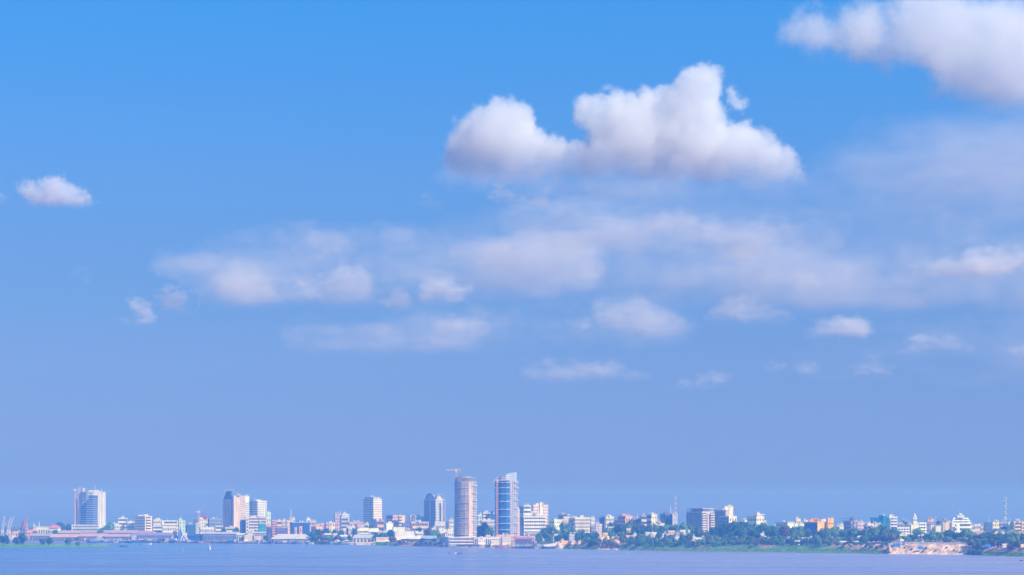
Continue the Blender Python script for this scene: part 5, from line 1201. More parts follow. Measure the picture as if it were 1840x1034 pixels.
# --- small villas on the wooded slope and between the trees
vill = [(1168, 1180, 958, 966, 70, 'white villa with a pink lower wall left on the wooded slope', (.86,.82,.80)), (1159, 1168, 957.5, 962, 100, 'small white villa wall left of the pink based villa', WHITE),
 (1172, 1179, 961, 965, 60, 'tiny white shed in front of the pink based villa', WHITE), (1190, 1198, 960, 965, 80, 'white villa, leftmost of the group under the blue glass block', WHITE), (1197, 1206, 962, 969, 60, 'cream villa with white gate in the middle of the slope', (.86,.78,.62)),
 (1199, 1213, 955, 962, 110, 'pink roofed villa in the trees under the lattice mast', (.84,.56,.48)), (1213, 1221, 958, 965, 90, 'grey violet villa with white roofs right of the pink roofed one', (.45,.40,.58)), (1221, 1232, 954, 960, 120, 'white terraced villa high on the slope by the bright tree', (.84,.80,.80)),
 (1228, 1240, 953.5, 957, 130, 'flat white roof villa left of the large corner block', WHITE), (1212, 1222, 966, 971, 44, 'low cream villa wall low on the slope', (.84,.80,.64)), (1184, 1192, 964, 968, 60, 'small white wall house between two slope trees', WHITE),
 (1218, 1226, 975, 978.5, 22, 'tiny white hut at the bank grass edge', WHITE), (1244, 1250, 966, 972, 60, 'white side wing of the porch villa', WHITE), (1277, 1288, 966, 971, 70, 'small white and pink house right of the porch villa', (.82,.66,.62)),
 (1358, 1363, 961, 968, 96, 'narrow white house showing through the giant dark crown', WHITE), (1366, 1373, 959.5, 963, 94, 'small white roof showing through the giant dark crown', WHITE),
 (1391, 1397, 971, 974, 60, 'tiny white house, leftmost of the row under the brown grey crown', WHITE), (1404, 1410, 972, 974.5, 56, 'second tiny white house of the row under the brown grey crown', WHITE), (1415, 1421, 969.5, 973, 60, 'third white house of the row, beneath the pale green end wall', WHITE),
 (1424, 1432, 968, 972.5, 60, 'fourth white house of the row, beneath the pale green pair', (.80,.78,.84)), (1440, 1451, 967.5, 972, 60, 'broad white house with dark windows below the blue wall', WHITE), (1452, 1461, 968, 971.5, 60, 'white low house right of the broad one below the blue wall', WHITE),
 (1427, 1442, 973, 976, 36, 'long thin white wall house at the edge of the bank under the row', (.80,.78,.84)), (1540, 1549, 964.5, 968, 90, 'white house in dark trees over the shelter roofs', WHITE), (1553, 1559, 965, 968, 92, 'tiny white roof right of the house in dark trees', WHITE),
 (1649, 1653, 963, 966, 84, 'tiny white hut left below the fresh green tree', WHITE), (1655, 1660, 962, 965.5, 84, 'tiny white hut right below the fresh green tree', WHITE), (1615, 1630, 961.5, 963.5, 100, 'white terrace edge over the bluff trees', WHITE),
 (1833, 1842, 980, 984, 30, 'yellow roofed hut low at the right edge', (.8,.74,.4)), (1744, 1752, 954, 957, 190, 'small white flat house right of the white pyramid shaped block', WHITE), (1750, 1770, 957, 962, 220, 'long low reddish roof left of the dark blue gridded block', (.62,.36,.30)),
 (1788, 1796, 976.5, 979.5, 36, 'small pinkish hut on the bank under the dome crown', (.7,.45,.4)), (1800, 1812, 979, 981, 30, 'thin white roof hut under the villas', WHITE), (992, 1008, 956.5, 961, 110, 'white porch house under the pale green faced block', WHITE),
 (995, 1004, 961, 966, 80, 'yellow gate house under the porch house', (.86,.78,.40)), (1030, 1040, 958, 962, 90, 'lilac white verandah under the white gridded block', (.70,.68,.78)), (1022, 1032, 962, 968, 60, 'grey hut among trees at the bank road', (.62,.60,.66)),
 (1125, 1133, 951, 960, 120, 'pale ochre tall rock like house on the slope', (.84,.62,.44)), (1123, 1137, 963.5, 969, 70, 'orange earth coloured house under the ochre one', (.85,.52,.30)), (1137, 1144, 961, 964, 80, 'white small roof right of the orange earth house', WHITE),
 (1082, 1092, 959, 962, 60, 'long ochre low wall above the cliff', (.85,.62,.30)), (1098, 1112, 966, 969, 45, 'ochre wall strip on the slope right of the cliff', (.86,.60,.28)), (1006, 1020, 973.5, 976, 20, 'long orange wall house at the right end of the moored hull', (.85,.55,.28)),
 (1025, 1034, 973.5, 976, 18, 'short orange wall house on the bank', (.85,.60,.40)), (1038, 1048, 973.5, 976, 18, 'second short orange wall house on the bank', (.85,.60,.45)),
 (556, 562, 951, 955, 180, 'tiny white hut behind the dark trees by the orange corner house', WHITE), (598, 606, 959.5, 961, 60, 'thin white roof in the riverside clump', WHITE), (604, 611, 971, 974.5, 18, 'small white waterside hut in the riverside clump', WHITE),
 (640, 655, 944, 948, 200, 'pink white low house row under the pink and white terrace', (.72,.56,.56)), (625, 633, 949, 952, 150, 'small white house left of the curved cream roofs', WHITE), (615, 622, 950.5, 954, 130, 'little white cube left of the small white house', WHITE),
 (655, 664, 941.5, 946, 230, 'white low pavilion left at the foot of the ribbon windowed tower', WHITE), (728, 737, 950, 954, 140, 'grey open shed right of the pale green hall', (.5,.5,.56)), (745, 752, 955.5, 959, 90, 'small blue white hut right of the terraced roof hall', (.7,.74,.8)),
 (330, 340, 962, 966, 60, 'small lilac port hut by the blue tent roof', (.6,.56,.66)), (438, 446, 963, 969, 30, 'cream port hut right of the white port office', (.8,.74,.62)), (455, 470, 965, 970, 26, 'low pink port shed before the grey flat quay hall', (.78,.60,.56)),
 (235, 245, 964, 969, 44, 'small grey port hut behind the moored barges', (.5,.48,.6)), (150, 154, 969, 972, 30, 'bright white cabin on the quay under the salmon sheds', WHITE), (172, 184, 964, 970, 36, 'grey gantry building on the quay under the tall white tower', (.5,.5,.6)),
 (857, 872, 969, 974, 14, 'low white landing building between the twin towers', (.8,.76,.74)), (900, 918, 967, 973, 16, 'beige ramp building below the blue glass tower', (.76,.66,.60)), (880, 897, 972.5, 977, 8, 'cream landing wall below the colonnade', (.84,.72,.60)),
 (775, 783, 950, 954, 150, 'white carport left of the arch roofed tower podium', WHITE)]
for k, (a0, a1, yt, yb, off, lab, c) in enumerate(vill):
    bld('house', lab, a0, a0 + max(1, (a1 - a0) * .12), a1, yt, S((a0 + a1) / 2, off), a=68, wall=c, B=W(1 if a1 - a0 < 8 else 2, 2 if a1 - a0 < 8 else 4, z0=.35, ww=.35), clutter=1 if k % 3 == 0 else 0, seed=k)
# low buildings far behind, showing as a pale line between the towers
r = random.Random(21)
fi_ = 0
far = [(187, 208), (400, 402), (486, 489), (514, 522), (527, 552), (568, 590), (640, 654), (686, 695), (728, 738), (798, 802), (856, 862), (1008, 1022), (1068, 1080), (1102, 1112), (1148, 1164), (1180, 1188), (1218, 1236), (1322, 1345), (1376, 1396), (1424, 1430), (1497, 1518), (1606, 1616), (1744, 1772)]
for (a, b_) in far:
    x = a
    while x < b_:
        w = r.uniform(4, 8)
        fi_ += 1
        ci = r.randrange(5); c = [WHITE, CREAM, (.7,.66,.62), (.72,.5,.44), (.6,.62,.68)][ci]
        bld('house', f"low {['white', 'cream', 'grey', 'pink', 'bluish'][ci]} house, {ordw(fi_)} from left in the far strip between nearer blocks", x, x + .8, x + w, r.uniform(941, 946) if x < 1100 else r.uniform(942, 949), S(x, 900), a=66, wall=c, B=W(2, 3), clutter=r.choice([0, 1, 2]), seed=fi_, group='distant low houses')
        x += w * r.uniform(.8, 1.5)
# --- boats
def boat(px, off, L_, label, hullc, cabc, decks=1, rz=0.0, cat='boat', name='boat', group=None, D=None, cab=(.3, .9)):
    D = D or shore_D(px) - off; X = xcol(px, D)
    root = empty(name, (X, D, 0), label, cat, group, rz)
    h = L_ * .09 + .5; w = L_ * .11 + .5
    m = MB(); n = 8; secs = []
    for i in range(n + 1):
        t = i / n; ww = w * math.sin(min(1, (1 - abs(t * 2 - 1)) * 1.9 + .12) * math.pi / 2); sh = h * (1 + .5 * (abs(t * 2 - 1) ** 3))
        x = -L_ / 2 + L_ * t
        secs.append([(x, -ww, sh), (x, -ww * .6, -.4), (x, ww * .6, -.4), (x, ww, sh)])
    for s_ in secs: m.v += s_
    for i in range(n):
        for k in range(3): m.f.append((4 * i + k, 4 * i + k + 1, 4 * i + 5 + k, 4 * i + 4 + k)); m.mi.append(0)
        m.f.append((4 * i + 3, 4 * i, 4 * i + 4, 4 * i + 7)); m.mi.append(0)
    m.f.append((0, 3, 2, 1)); m.f.append((4 * n, 4 * n + 1, 4 * n + 2, 4 * n + 3)); m.mi += [0, 0]
    m.build('hull', pmat('hull_paint', hullc, rough=.5), root)
    if cabc:
        a_, b2 = -L_ / 2 + L_ * cab[0], -L_ / 2 + L_ * cab[1]; hh = 2.3
        for dk in range(decks):
            sh = dk * L_ * .04
            m = MB(); m.box(a_ + sh, b2 - sh, -w * .7, w * .7, h * .9 + dk * hh, h * .9 + dk * hh + hh * .82); cb = m.build('cabin', pmat('boat_paint', cabc, rough=.5), root)
            m = MB(); m.box(a_ + sh + .3, b2 - sh - .3, -w * .72, -w * .70, h * .9 + dk * hh + .8, h * .9 + dk * hh + 1.5); m.build('window_band', GLASS, cb)
            m = MB(); m.box(a_ + sh - .5, b2 - sh + .5, -w * .85, w * .85, h * .9 + dk * hh + hh * .82, h * .9 + dk * hh + hh * .9); m.build('deck_roof', METALW, cb)
    return root
HC = [(.10,.14,.32), (.14,.12,.22), (.30,.18,.20), (.62,.60,.62), (.10,.22,.40), (.40,.20,.20)]
CC = [(.84,.84,.84), (.74,.76,.82), (.30,.36,.55), (.84,.74,.64)]
HN = ['navy', 'dark', 'maroon', 'pale', 'blue', 'red']; CN = ['white', 'grey', 'blue', 'cream']
def row_boats(p0, p1, n, L_, label, group, off=(2, 14), seed=1, decks=(1, 2), bare=.3):
    r = random.Random(seed)
    for i in range(n):
        px = p0 + (p1 - p0) * (i + r.uniform(.2, .8)) / n
        hc, cc = r.choice(HC), None if r.random() < bare else r.choice(CC)
        lb = f"{HN[HC.index(hc)]} hulled boat {'with a ' + CN[CC.index(cc)] + ' cabin' if cc else 'without cabin'}, {ordw(i + 1)} from left {label}"
        boat(px, r.uniform(*off), r.uniform(*L_), lb, hc, cc, r.choice(decks), r.uniform(-.5, .5), group=group)
row_boats(158, 232, 10, (14, 26), 'below the salmon sheds', 'boats moored below the salmon sheds', seed=2)
row_boats(234, 312, 16, (18, 34), 'left of the tent roof', 'boats moored left of the blue tent roof', seed=3, decks=(1, 2, 2))
row_boats(312, 430, 40, (8, 22), 'before the ribbed port hall', 'boats moored before the ribbed port hall', seed=4, decks=(1, 1, 2))
row_boats(430, 560, 42, (6, 15), 'before the white hipped shed', 'boats moored before the white hipped shed', seed=5)
row_boats(590, 640, 7, (7, 14), 'by the riverside clump', 'boats by the riverside clump', seed=6)
row_boats(925, 985, 16, (8, 16), 'at the landing hall', 'boats at the landing hall', seed=7, decks=(1, 2, 2), off=(1, 12))
boat(899, 5, 14, 'red hulled boat moored below the blue glass tower', (.55,.14,.18), (.6,.3,.34), 1, .1)
boat(962, 9, 9, 'small bright red boat right of the landing hall', (.75,.12,.12), (.85,.6,.55), 1, 0)
rt = boat(991, 6, 26, 'large dark hulled ship with a long white tarpaulin cover moored at an angle', (.16,.14,.30), None, 1, .12, name='ship')
m = MB(); m.hexa([(-11, -2.2, 2.6), (10, -2.2, 3.6), (10, 2.2, 3.6), (-11, 2.2, 2.6), (-10.5, -1.8, 5.2), (10, -1.8, 8.6), (10, 1.8, 8.6), (-10.5, 1.8, 5.2)]); m.build('cargo_cover', METALW, rt)
for k, (p, l) in enumerate(((935, 'first from the left of the boxy white and blue double deck houseboats'), (947, 'second from the left of the boxy white and blue double deck houseboats'), (958, 'third from the left of the boxy white and blue double deck houseboats'), (970, 'rightmost of the boxy white and blue double deck houseboats'))):
    boat(p, 3, 8.2, l, (.14,.16,.34), [(.55,.66,.80), (.50,.58,.72), (.60,.68,.80), (.84,.80,.78)][k], 2, 0, name='houseboat', cab=(.05, .95))
boat(1106, 4, 6, 'small white motor boat under the ochre cliff', (.86,.86,.86), None, 1, .5)
boat(1004, 3, 12, 'pale flat boat at the tail of the large dark hulled ship', (.7,.7,.76), None, 1, .1)
boat(813, 0, 9, 'long pale dugout alone on the water before the crane tower', (.62,.50,.48), None, 1, 0, D=CAM_H * FPX / (995.5 - HZ))
boat(826, 0, 5, 'tiny dark dugout right of the long pale one', (.10,.12,.22), None, 1, 0, D=CAM_H * FPX / (995.8 - HZ))
boat(1835, 0, 3.2, 'tiny dark dugout on the water at the right edge', (.06,.07,.12), None, 1, 0, D=CAM_H * FPX / (1008.6 - HZ))
boat(326, 0, 5, 'tiny reddish dugout on the water before the tent roof', (.5,.34,.34), None, 1, 0, D=CAM_H * FPX / (989.5 - HZ))
boat(224, 0, 14, 'low dark barge drifting off the island tip', (.14,.18,.34), None, 1, 0, D=CAM_H * FPX / (983.2 - HZ))
boat(262, 0, 18, 'pale flat pontoon in front of the moored barges', (.62,.60,.72), None, 1, 0, D=CAM_H * FPX / (979.5 - HZ))
# buoy
D = CAM_H * FPX / (989.3 - HZ)
rt = empty('buoy', (xcol(377, D), D, 0), 'tall white navigation buoy floating alone on the river', 'buoy')
m = MB(); m.tube((0, 0), 1.5, 1.5, -.4, 1.5, 14); m.build('float', pmat('buoy_red', (.50,.30,.28), rough=.5), rt)
m = MB(); m.tube((0, 0), 1.3, .9, 1.5, 4.2, 14); m.build('body', METALW, rt)
m = MB(); lattice(m, (0, 0, 4.2), (0, 0, 6.4), .6, .3, 3, .12); m.build('cage', METALW, rt)
m = MB(); m.tube((0, 0), .45, .05, 6.4, 7.8, 10); m.build('top_mark', METALW, rt)
# blue tarpaulins and the railing on the sandy bluff
def tarp(px, py, w, h, off, label):
    D = S(px, off); X = xcol(px, D); z = ground_z(px, D); zc = zrow(py, D); s = D / FPX
    m = MB(); nx = 6; W_, H_ = w * s / 2, h * s / 2
    rr = random.Random(int(px)); g = []
    for j in range(4):
        for i in range(nx + 1):
            u = -1 + 2 * i / nx; v = -1 + 2 * j / 3
            g.append((u * W_ * (1 - .25 * v * v), -1.2 + v * 1.0 + rr.uniform(-.2, .2), v * H_ + rr.uniform(-.1, .15)))
    k = len(g); m.v = g + [(x, y + .12, z_ - .05) for x, y, z_ in g]
    for j in range(3):
        for i in range(nx):
            q = j * (nx + 1) + i; m.f.append((q, q + 1, q + nx + 2, q + nx + 1)); m.f.append((k + q + nx + 1, k + q + nx + 2, k + q + 1, k + q)); m.mi += [0, 0]
    o = m.build('tarpaulin', pmat('blue_tarp', (.0, .16, .72), rough=.45, var=.1)); o.location = (X, D - 1, zc)
    return tag(o, label, 'tarpaulin')
tarp(1611, 978.5, 15, 5, 19, 'wide bright blue tarpaulin at the left top of the sandy bluff')
tarp(1623, 977, 5, 4.5, 21, 'small bright blue tarpaulin right of the wide one')
tarp(1653, 984.3, 10, 5.5, 9, 'oval bright blue tarpaulin on the middle of the sandy bluff')
tarp(1778, 980.5, 20, 5, 22, 'long blue tarpaulin among bushes right of the sandy bluff')
def wall_run(name, label, p0, p1, yt, off, th, mat, posts=0, cat='wall', yb=None):
    n = max(2, int((p1 - p0) / 6)); D0 = S((p0 + p1) / 2, off); z0 = ground_z((p0 + p1) / 2, D0)
    root = empty(name, (xcol((p0 + p1) / 2, D0), D0, z0), label, cat); h = zrow(yt, D0) - z0; h = max(h, 1.4)
    pts = []
    for i in range(n + 1):
        p = p0 + (p1 - p0) * i / n; D = S(p, off); pts.append(Vector((xcol(p, D) - root.location.x, D - D0, ground_z(p, D) - z0)))
    m = MB()
    for i in range(n): a, b2 = pts[i], pts[i + 1]; m.hexa([(a.x, a.y, a.z - 1), (b2.x, b2.y, b2.z - 1), (b2.x, b2.y + th, b2.z - 1), (a.x, a.y + th, a.z - 1), (a.x, a.y, a.z + h), (b2.x, b2.y, b2.z + h), (b2.x, b2.y + th, b2.z + h), (a.x, a.y + th, a.z + h)])
    m.build('wall_panel', mat, root)
    for k in range(posts):
        t = k / max(1, posts - 1) * n; i = min(n - 1, int(t)); v = pts[i].lerp(pts[i + 1], t - i); m = MB(); m.box(v.x - .35, v.x + .35, v.y - .3, v.y - .02, v.z - .5, v.z + h + .5); m.build('post', METALW, root)
    return root
wall_run('railing_wall', 'pale blue white parapet along the top of the sandy bluff', 1628, 1722, 976.5, 30, .5, wallm((.62,.66,.78)), posts=24, cat='wall')
wall_run('retaining_wall', 'long dark blue wall under the trees left of the bluff', 1538, 1600, 975.8, 60, .6, wallm((.10,.16,.36)), posts=0)
wall_run('retaining_wall', 'ochre wall on the orange bank below the white riverside shed', 708, 752, 971.5, 20, .6, wallm((.85,.56,.26)), posts=0)
wall_run('quay_wall', 'pale quay wall at the foot of the crane tower', 800, 862, 978.5, 4, 1.2, wallm((.80,.66,.58)), posts=0)
wall_run('quay_wall', 'dark violet quay wall of the port below the salmon sheds', 60, 240, 972.5, 8, 1.0, wallm((.24,.16,.36)), posts=0)
# rocks of the ochre cliff
def rock(px, py0, py1, w, off, c, label, seed, name='cliff_rock'):
    D = S(px, off); s = D / FPX; z = ground_z(px, D); top = zrow(py0, D)
    r = np.random.default_rng(seed); m = MB(); n = 12; k = 7; g = []
    H = top - z + 1.5
    for j in range(k):
        t = j / (k - 1); rad = math.cos(t * 1.35) ** .6
        for i in range(n):
            a = 6.283 * i / n; q = 1 + r.uniform(-.22, .22)
            g.append((math.cos(a) * w * s / 2 * rad * q, math.sin(a) * 7 * rad * q, -1.5 + H * t * (1 + r.uniform(-.06, .06))))
    m.v = g
    for j in range(k - 1):
        for i in range(n): m.f.append((j * n + i, j * n + (i + 1) % n, (j + 1) * n + (i + 1) % n, (j + 1) * n + i)); m.mi.append(0)
    m.f.append(tuple((k - 1) * n + i for i in range(n))); m.mi.append(0)
    o = m.build(name, pmat('ochre_rock', c, var=.3, scale=.35, bump=.6)); o.location = (xcol(px, D), D, z)
    o.data.polygons.foreach_set('use_smooth', [True] * len(o.data.polygons))
    return tag(o, label, 'rock')
rock(1080, 965, 972, 15, 30, (.80,.52,.22), 'left ochre rock hump on the cliff', 3)
rock(1091, 964, 972, 13, 32, (.85,.56,.22), 'right brighter ochre rock hump on the cliff', 4)
rock(1106, 970, 976, 20, 28, (.62,.42,.26), 'long low brownish rock right of the ochre humps', 5)
rock(1245, 970, 980, 14, 22, (.74,.50,.34), 'bare orange earth bluff left of the porch villa', 7)
rock(1597, 981, 995, 10, 8, (.66,.46,.32), 'bright left prow of the sandy bluff', 8)
rock(1005, 976, 984, 16, 4, (.80,.55,.28), 'orange earth face at the end of the moored hull', 9)
# ---------------------------------------------------------------- clouds: real volumes two kilometres up
def fbm3(shape, beta, seed):
    r = np.random.default_rng(seed)
    n = [max(8, s) for s in shape]
    w = r.standard_normal(n).astype(np.float32)
    F = np.fft.rfftn(w)
    k = np.sqrt(np.fft.fftfreq(n[0])[:, None, None]**2 + np.fft.fftfreq(n[1])[None, :, None]**2
                + np.fft.rfftfreq(n[2])[None, None, :]**2)
    k[0, 0, 0] = 1.0
    F *= (k + 0.004) ** (-beta / 2)
    o = np.fft.irfftn(F, n).astype(np.float32)
    o = (o - o.mean()) / o.std()
    return o[:shape[0], :shape[1], :shape[2]]

def inside(poly, X, Z):
    c = np.zeros(X.shape, bool)
    n = len(poly)
    for i in range(n):
        x0, z0 = poly[i]; x1, z1 = poly[(i + 1) % n]
        if z0 == z1: continue
        t = ((z0 > Z) != (z1 > Z)) & (X < (x1 - x0) * (Z - z0) / (z1 - z0) + x0)
        c ^= t
    return c

def dist_poly(poly, X, Z):
    d = np.full(X.shape, 1e9)
    n = len(poly)
    for i in range(n):
        ax, az = poly[i]; bx, bz = poly[(i + 1) % n]
        L = (bx - ax)**2 + (bz - az)**2 + 1e-9
        t = np.clip(((X - ax) * (bx - ax) + (Z - az) * (bz - az)) / L, 0, 1)
        d = np.minimum(d, np.hypot(X - ax - t * (bx - ax), Z - az - t * (bz - az)))
    return d

_vol_mats = {}
VAP2 = (.962, .950, .950)
def volume_mat(dens, col=(.968, .962, .985), aniso=0.0):
    key = (dens, col, aniso)
    if key in _vol_mats: return _vol_mats[key]
    m = bpy.data.materials.new('cloud_vapour')
    m.use_nodes = True
    nt = m.node_tree; nt.nodes.clear()
    o = nt.nodes.new('ShaderNodeOutputMaterial')
    v = nt.nodes.new('ShaderNodeVolumePrincipled')
    v.inputs['Color'].default_value = (*col, 1)
    v.inputs['Density'].default_value = dens
    v.inputs['Density Attribute'].default_value = 'density'
    v.inputs['Anisotropy'].default_value = aniso
    nt.links.new(v.outputs[0], o.inputs['Volume'])
    _vol_mats[key] = m
    return m

def grid_to_volume(name, dens, org, vox, mat):
    """dens[nx,ny,nz] -> an object whose evaluated geometry is a fog volume on that grid"""
    nx, ny, nz = dens.shape
    me = bpy.data.meshes.new(name)
    me.vertices.add(nx * ny * nz)
    # a spread of points inside the cloud's own box
    gx, gy, gz = np.meshgrid(np.arange(nx), np.arange(ny), np.arange(nz), indexing='ij')
    co = np.stack([(gx + .5) * vox, (gy + .5) * vox, (gz + .5) * vox], -1).reshape(-1).astype(np.float32)
    me.vertices.foreach_set('co', co)
    a = me.attributes.new('rho', 'FLOAT', 'POINT')
    a.data.foreach_set('value', dens.reshape(-1).astype(np.float32))
    ob = bpy.data.objects.new(name, me)
    ob.location = org
    COL.objects.link(ob)
    ng = bpy.data.node_groups.new('cloud_' + name, 'GeometryNodeTree')
    ng.interface.new_socket('Geometry', in_out='INPUT', socket_type='NodeSocketGeometry')
    ng.interface.new_socket('Geometry', in_out='OUTPUT', socket_type='NodeSocketGeometry')
    N, L = ng.nodes, ng.links
    gi, go = N.new('NodeGroupInput'), N.new('NodeGroupOutput')
    vc = N.new('GeometryNodeVolumeCube')
    # sampled at the voxel centres of the same lattice
    vc.inputs['Min'].default_value = (vox * .5, vox * .5, vox * .5)
    vc.inputs['Max'].default_value = ((nx - .5) * vox, (ny - .5) * vox, (nz - .5) * vox)
    vc.inputs['Resolution X'].default_value = nx
    vc.inputs['Resolution Y'].default_value = ny
    vc.inputs['Resolution Z'].default_value = nz
    pos = N.new('GeometryNodeInputPosition')
    sep = N.new('ShaderNodeSeparateXYZ')
    L.new(pos.outputs[0], sep.inputs[0])
    def mth(op, a_, b_):
        m_ = N.new('ShaderNodeMath'); m_.operation = op
        for k, s in enumerate((a_, b_)):
            if s is None: continue
            if isinstance(s, (int, float)): m_.inputs[k].default_value = s
            else: L.new(s, m_.inputs[k])
        return m_.outputs[0]
    ii = [mth('MINIMUM', mth('MAXIMUM', mth('FLOOR', mth('DIVIDE', sep.outputs[k], vox), None), 0), n - 1)
          for k, n in enumerate((nx, ny, nz))]
    idx = mth('ADD', mth('MULTIPLY', mth('ADD', mth('MULTIPLY', ii[0], ny), ii[1]), nz), ii[2])
    # float precision runs out near 16.7 million; grids stay well below
    at = N.new('GeometryNodeInputNamedAttribute'); at.data_type = 'FLOAT'
    at.inputs['Name'].default_value = 'rho'
    si = N.new('GeometryNodeSampleIndex'); si.data_type = 'FLOAT'; si.domain = 'POINT'
    L.new(gi.outputs[0], si.inputs['Geometry'])
    L.new(at.outputs[0], si.inputs['Value'])
    rd = N.new('FunctionNodeFloatToInt'); rd.rounding_mode = 'ROUND'
    L.new(idx, rd.inputs[0]); L.new(rd.outputs[0], si.inputs['Index'])
    L.new(si.outputs[0], vc.inputs['Density'])
    sm = N.new('GeometryNodeSetMaterial'); sm.inputs['Material'].default_value = mat
    L.new(vc.outputs[0], sm.inputs[0]); L.new(sm.outputs[0], go.inputs[0])
    md = ob.modifiers.new('vapour', 'NODES'); md.node_group = ng
    me.materials.append(mat)
    return ob

def build_cloud(name, polys, D, vox_px, mat, label, seed, thick=1.0, puff=1.0, edge=5.0, base_soft=30.0,
                amp=3.0, beta=3.4, rmax=70.0, floor=None, group=None, fill=1.0, kids=10, off=0.0, streak=1.0, fine=0, patch=0.0, thin=0.0):
    """polys: outlines in photo pixels; the body is filled with overlapping puffs (and puffs on puffs) in depth"""
    r = np.random.default_rng(seed)
    xs = [p[0] for q in polys for p in q]; zs = [p[1] for q in polys for p in q]
    pad = 14 + off + amp
    x0, x1, z0, z1 = min(xs) - pad, max(xs) + pad, min(zs) - pad, max(zs) + pad
    sph = []
    for q in polys:
        qx = [p[0] for p in q]; qz = [p[1] for p in q]
        area = (max(qx) - min(qx)) * (max(qz) - min(qz))
        n = int(6000)
        X = r.uniform(min(qx), max(qx), n); Z = r.uniform(min(qz), max(qz), n)
        ok = inside(q, X, Z); X, Z = X[ok], Z[ok]
        d = dist_poly(q, X, Z)
        order = np.argsort(-d)
        cov = []
        for i in order:
            R = min(d[i], rmax)
            if R < 4: break
            if any((X[i] - cx)**2 + (Z[i] - cz)**2 < (cr * .55)**2 for cx, cz, cr in cov): continue
            cov.append((X[i], Z[i], R))
            if len(cov) > 260: break
        for cx, cz, cr in cov:
            dm = min(rmax, 90) * thick
            yy = r.uniform(-1, 1) * max(0, dm - cr * .7) * .8
            sph.append((cx, yy, cz, cr * .92))
            for _ in range(int(kids)):
                v = r.standard_normal(3); v /= np.linalg.norm(v)
                k = cr * r.uniform(.22, .42) * puff
                q3 = np.array((cx, yy, cz)) + v * (cr * .92 - k * .7)
                sph.append((*q3, k))
                if k > 7 and fine:
                    for _2 in range(fine):
                        v2 = v + r.standard_normal(3) * .7; v2 /= np.linalg.norm(v2); k2 = k * r.uniform(.28, .5)
                        sph.append((*(q3 + v2 * (k - k2 * .45)), k2))
    sph = np.array(sph)
    y0, y1 = sph[:, 1].min() - 70 * thick - pad, sph[:, 1].max() + 70 * thick + pad
    y0, y1 = (sph[:, 1] - sph[:, 3]).min() - pad, (sph[:, 1] + sph[:, 3]).max() + pad
    nx, ny, nz = [int(math.ceil(v / vox_px)) for v in (x1 - x0, y1 - y0, z1 - z0)]
    gx = x0 + (np.arange(nx) + .5) * vox_px
    gy = y0 + (np.arange(ny) + .5) * vox_px
    gz = z1 - (np.arange(nz) + .5) * vox_px        # k grows upwards, rows shrink
    S = np.full((nx, ny, nz), -60.0, np.float32)   # inside distance
    for cx, cy_, cz, cr in sph:
        m = cr + 12
        ix = slice(max(0, int((cx - m - x0) / vox_px)), int((cx + m - x0) / vox_px) + 1)
        iy = slice(max(0, int((cy_ - m - y0) / vox_px)), int((cy_ + m - y0) / vox_px) + 1)
        iz = slice(max(0, int((z1 - cz - m) / vox_px)), int((z1 - cz + m) / vox_px) + 1)
        d = np.sqrt((gx[ix, None, None] - cx)**2 + (gy[None, iy, None] - cy_)**2 + (gz[None, None, iz] - cz)**2)
        np.maximum(S[ix, iy, iz], cr - d, out=S[ix, iy, iz])
    N1 = fbm3((max(8, int(nx / streak) + 2), ny, nz), beta, seed)
    if streak != 1.0:
        q = np.arange(nx) / streak; i0 = q.astype(int); fr = (q - i0)[:, None, None].astype(np.float32)
        N1 = N1[i0] * (1 - fr) + N1[np.minimum(i0 + 1, N1.shape[0] - 1)] * fr
    N1 = N1[:nx]
    up = np.full(nz, 1.0)
    if floor is not None:
        fl = np.array([floor(x) for x in gx]) if callable(floor) else np.full(nx, floor)
        h = (fl[:, None] - gz[None, :])           # height over the base, px
        up2 = np.clip((h + 2) / base_soft, 0, 1)
        up2 = up2 * up2 * (3 - 2 * up2)
        ed = edge + (1 - up2) * base_soft * .5
    else:
        up2 = np.ones((nx, nz)); ed = np.full((nx, nz), edge)
    t = np.clip((S + N1 * amp + off) / ed[:, None, :], 0, 1)
    t = t * t * (3 - 2 * t) * up2[:, None, :] * fill
    if thin and floor is not None:
        hh = np.clip(h / thin, 0, 1)
        t = t * (.16 + .84 * hh * hh)[:, None, :]
    if patch:
        N2 = fbm3((max(8, int(nx / 3) + 2), ny, nz), 3.6, seed + 500)
        q = np.arange(nx) / 3.0; i0 = q.astype(int); fr = (q - i0)[:, None, None].astype(np.float32)
        N2 = (N2[i0] * (1 - fr) + N2[np.minimum(i0 + 1, N2.shape[0] - 1)] * fr)[:nx]
        t = t * np.clip(1 + patch * N2, 0.0, 2.2)
    # clear the rim of the box
    t[:2] = 0; t[-2:] = 0; t[:, :2] = 0; t[:, -2:] = 0; t[:, :, :2] = 0; t[:, :, -2:] = 0
    s = D / FPX
    org = P(x0, z1, D); org.y += y0 * s
    ob = grid_to_volume(name, t, org, vox_px * s, mat)
    ob['label'] = label; ob['category'] = 'cloud'
    if group: ob['group'] = group
    print('cloud', name, t.shape, round(float(t.mean()), 3))
    return ob

MAIN = [[(800,262),(808,222),(830,205),(850,190),(885,180),(925,181),(950,192),(962,210),(962,228),(985,240),(1015,252),(1045,248),(1058,252),
         (1050,235),(1036,222),(1026,200),(1030,178),(1050,166),(1085,156),(1100,162),(1140,164),(1175,148),(1208,140),(1222,124),(1250,114),(1300,112),
         (1304,140),(1300,165),(1300,190),(1310,215),(1345,218),(1370,232),(1400,248),(1425,262),(1440,290),(1462,325),(1466,340),
         (1440,350),(1300,345),(1150,338),(1000,334),(900,336),(850,334),(800,310),(780,296)],
        [(1300,162),(1318,155),(1332,168),(1345,182),(1342,204),(1320,206),(1300,196)]]

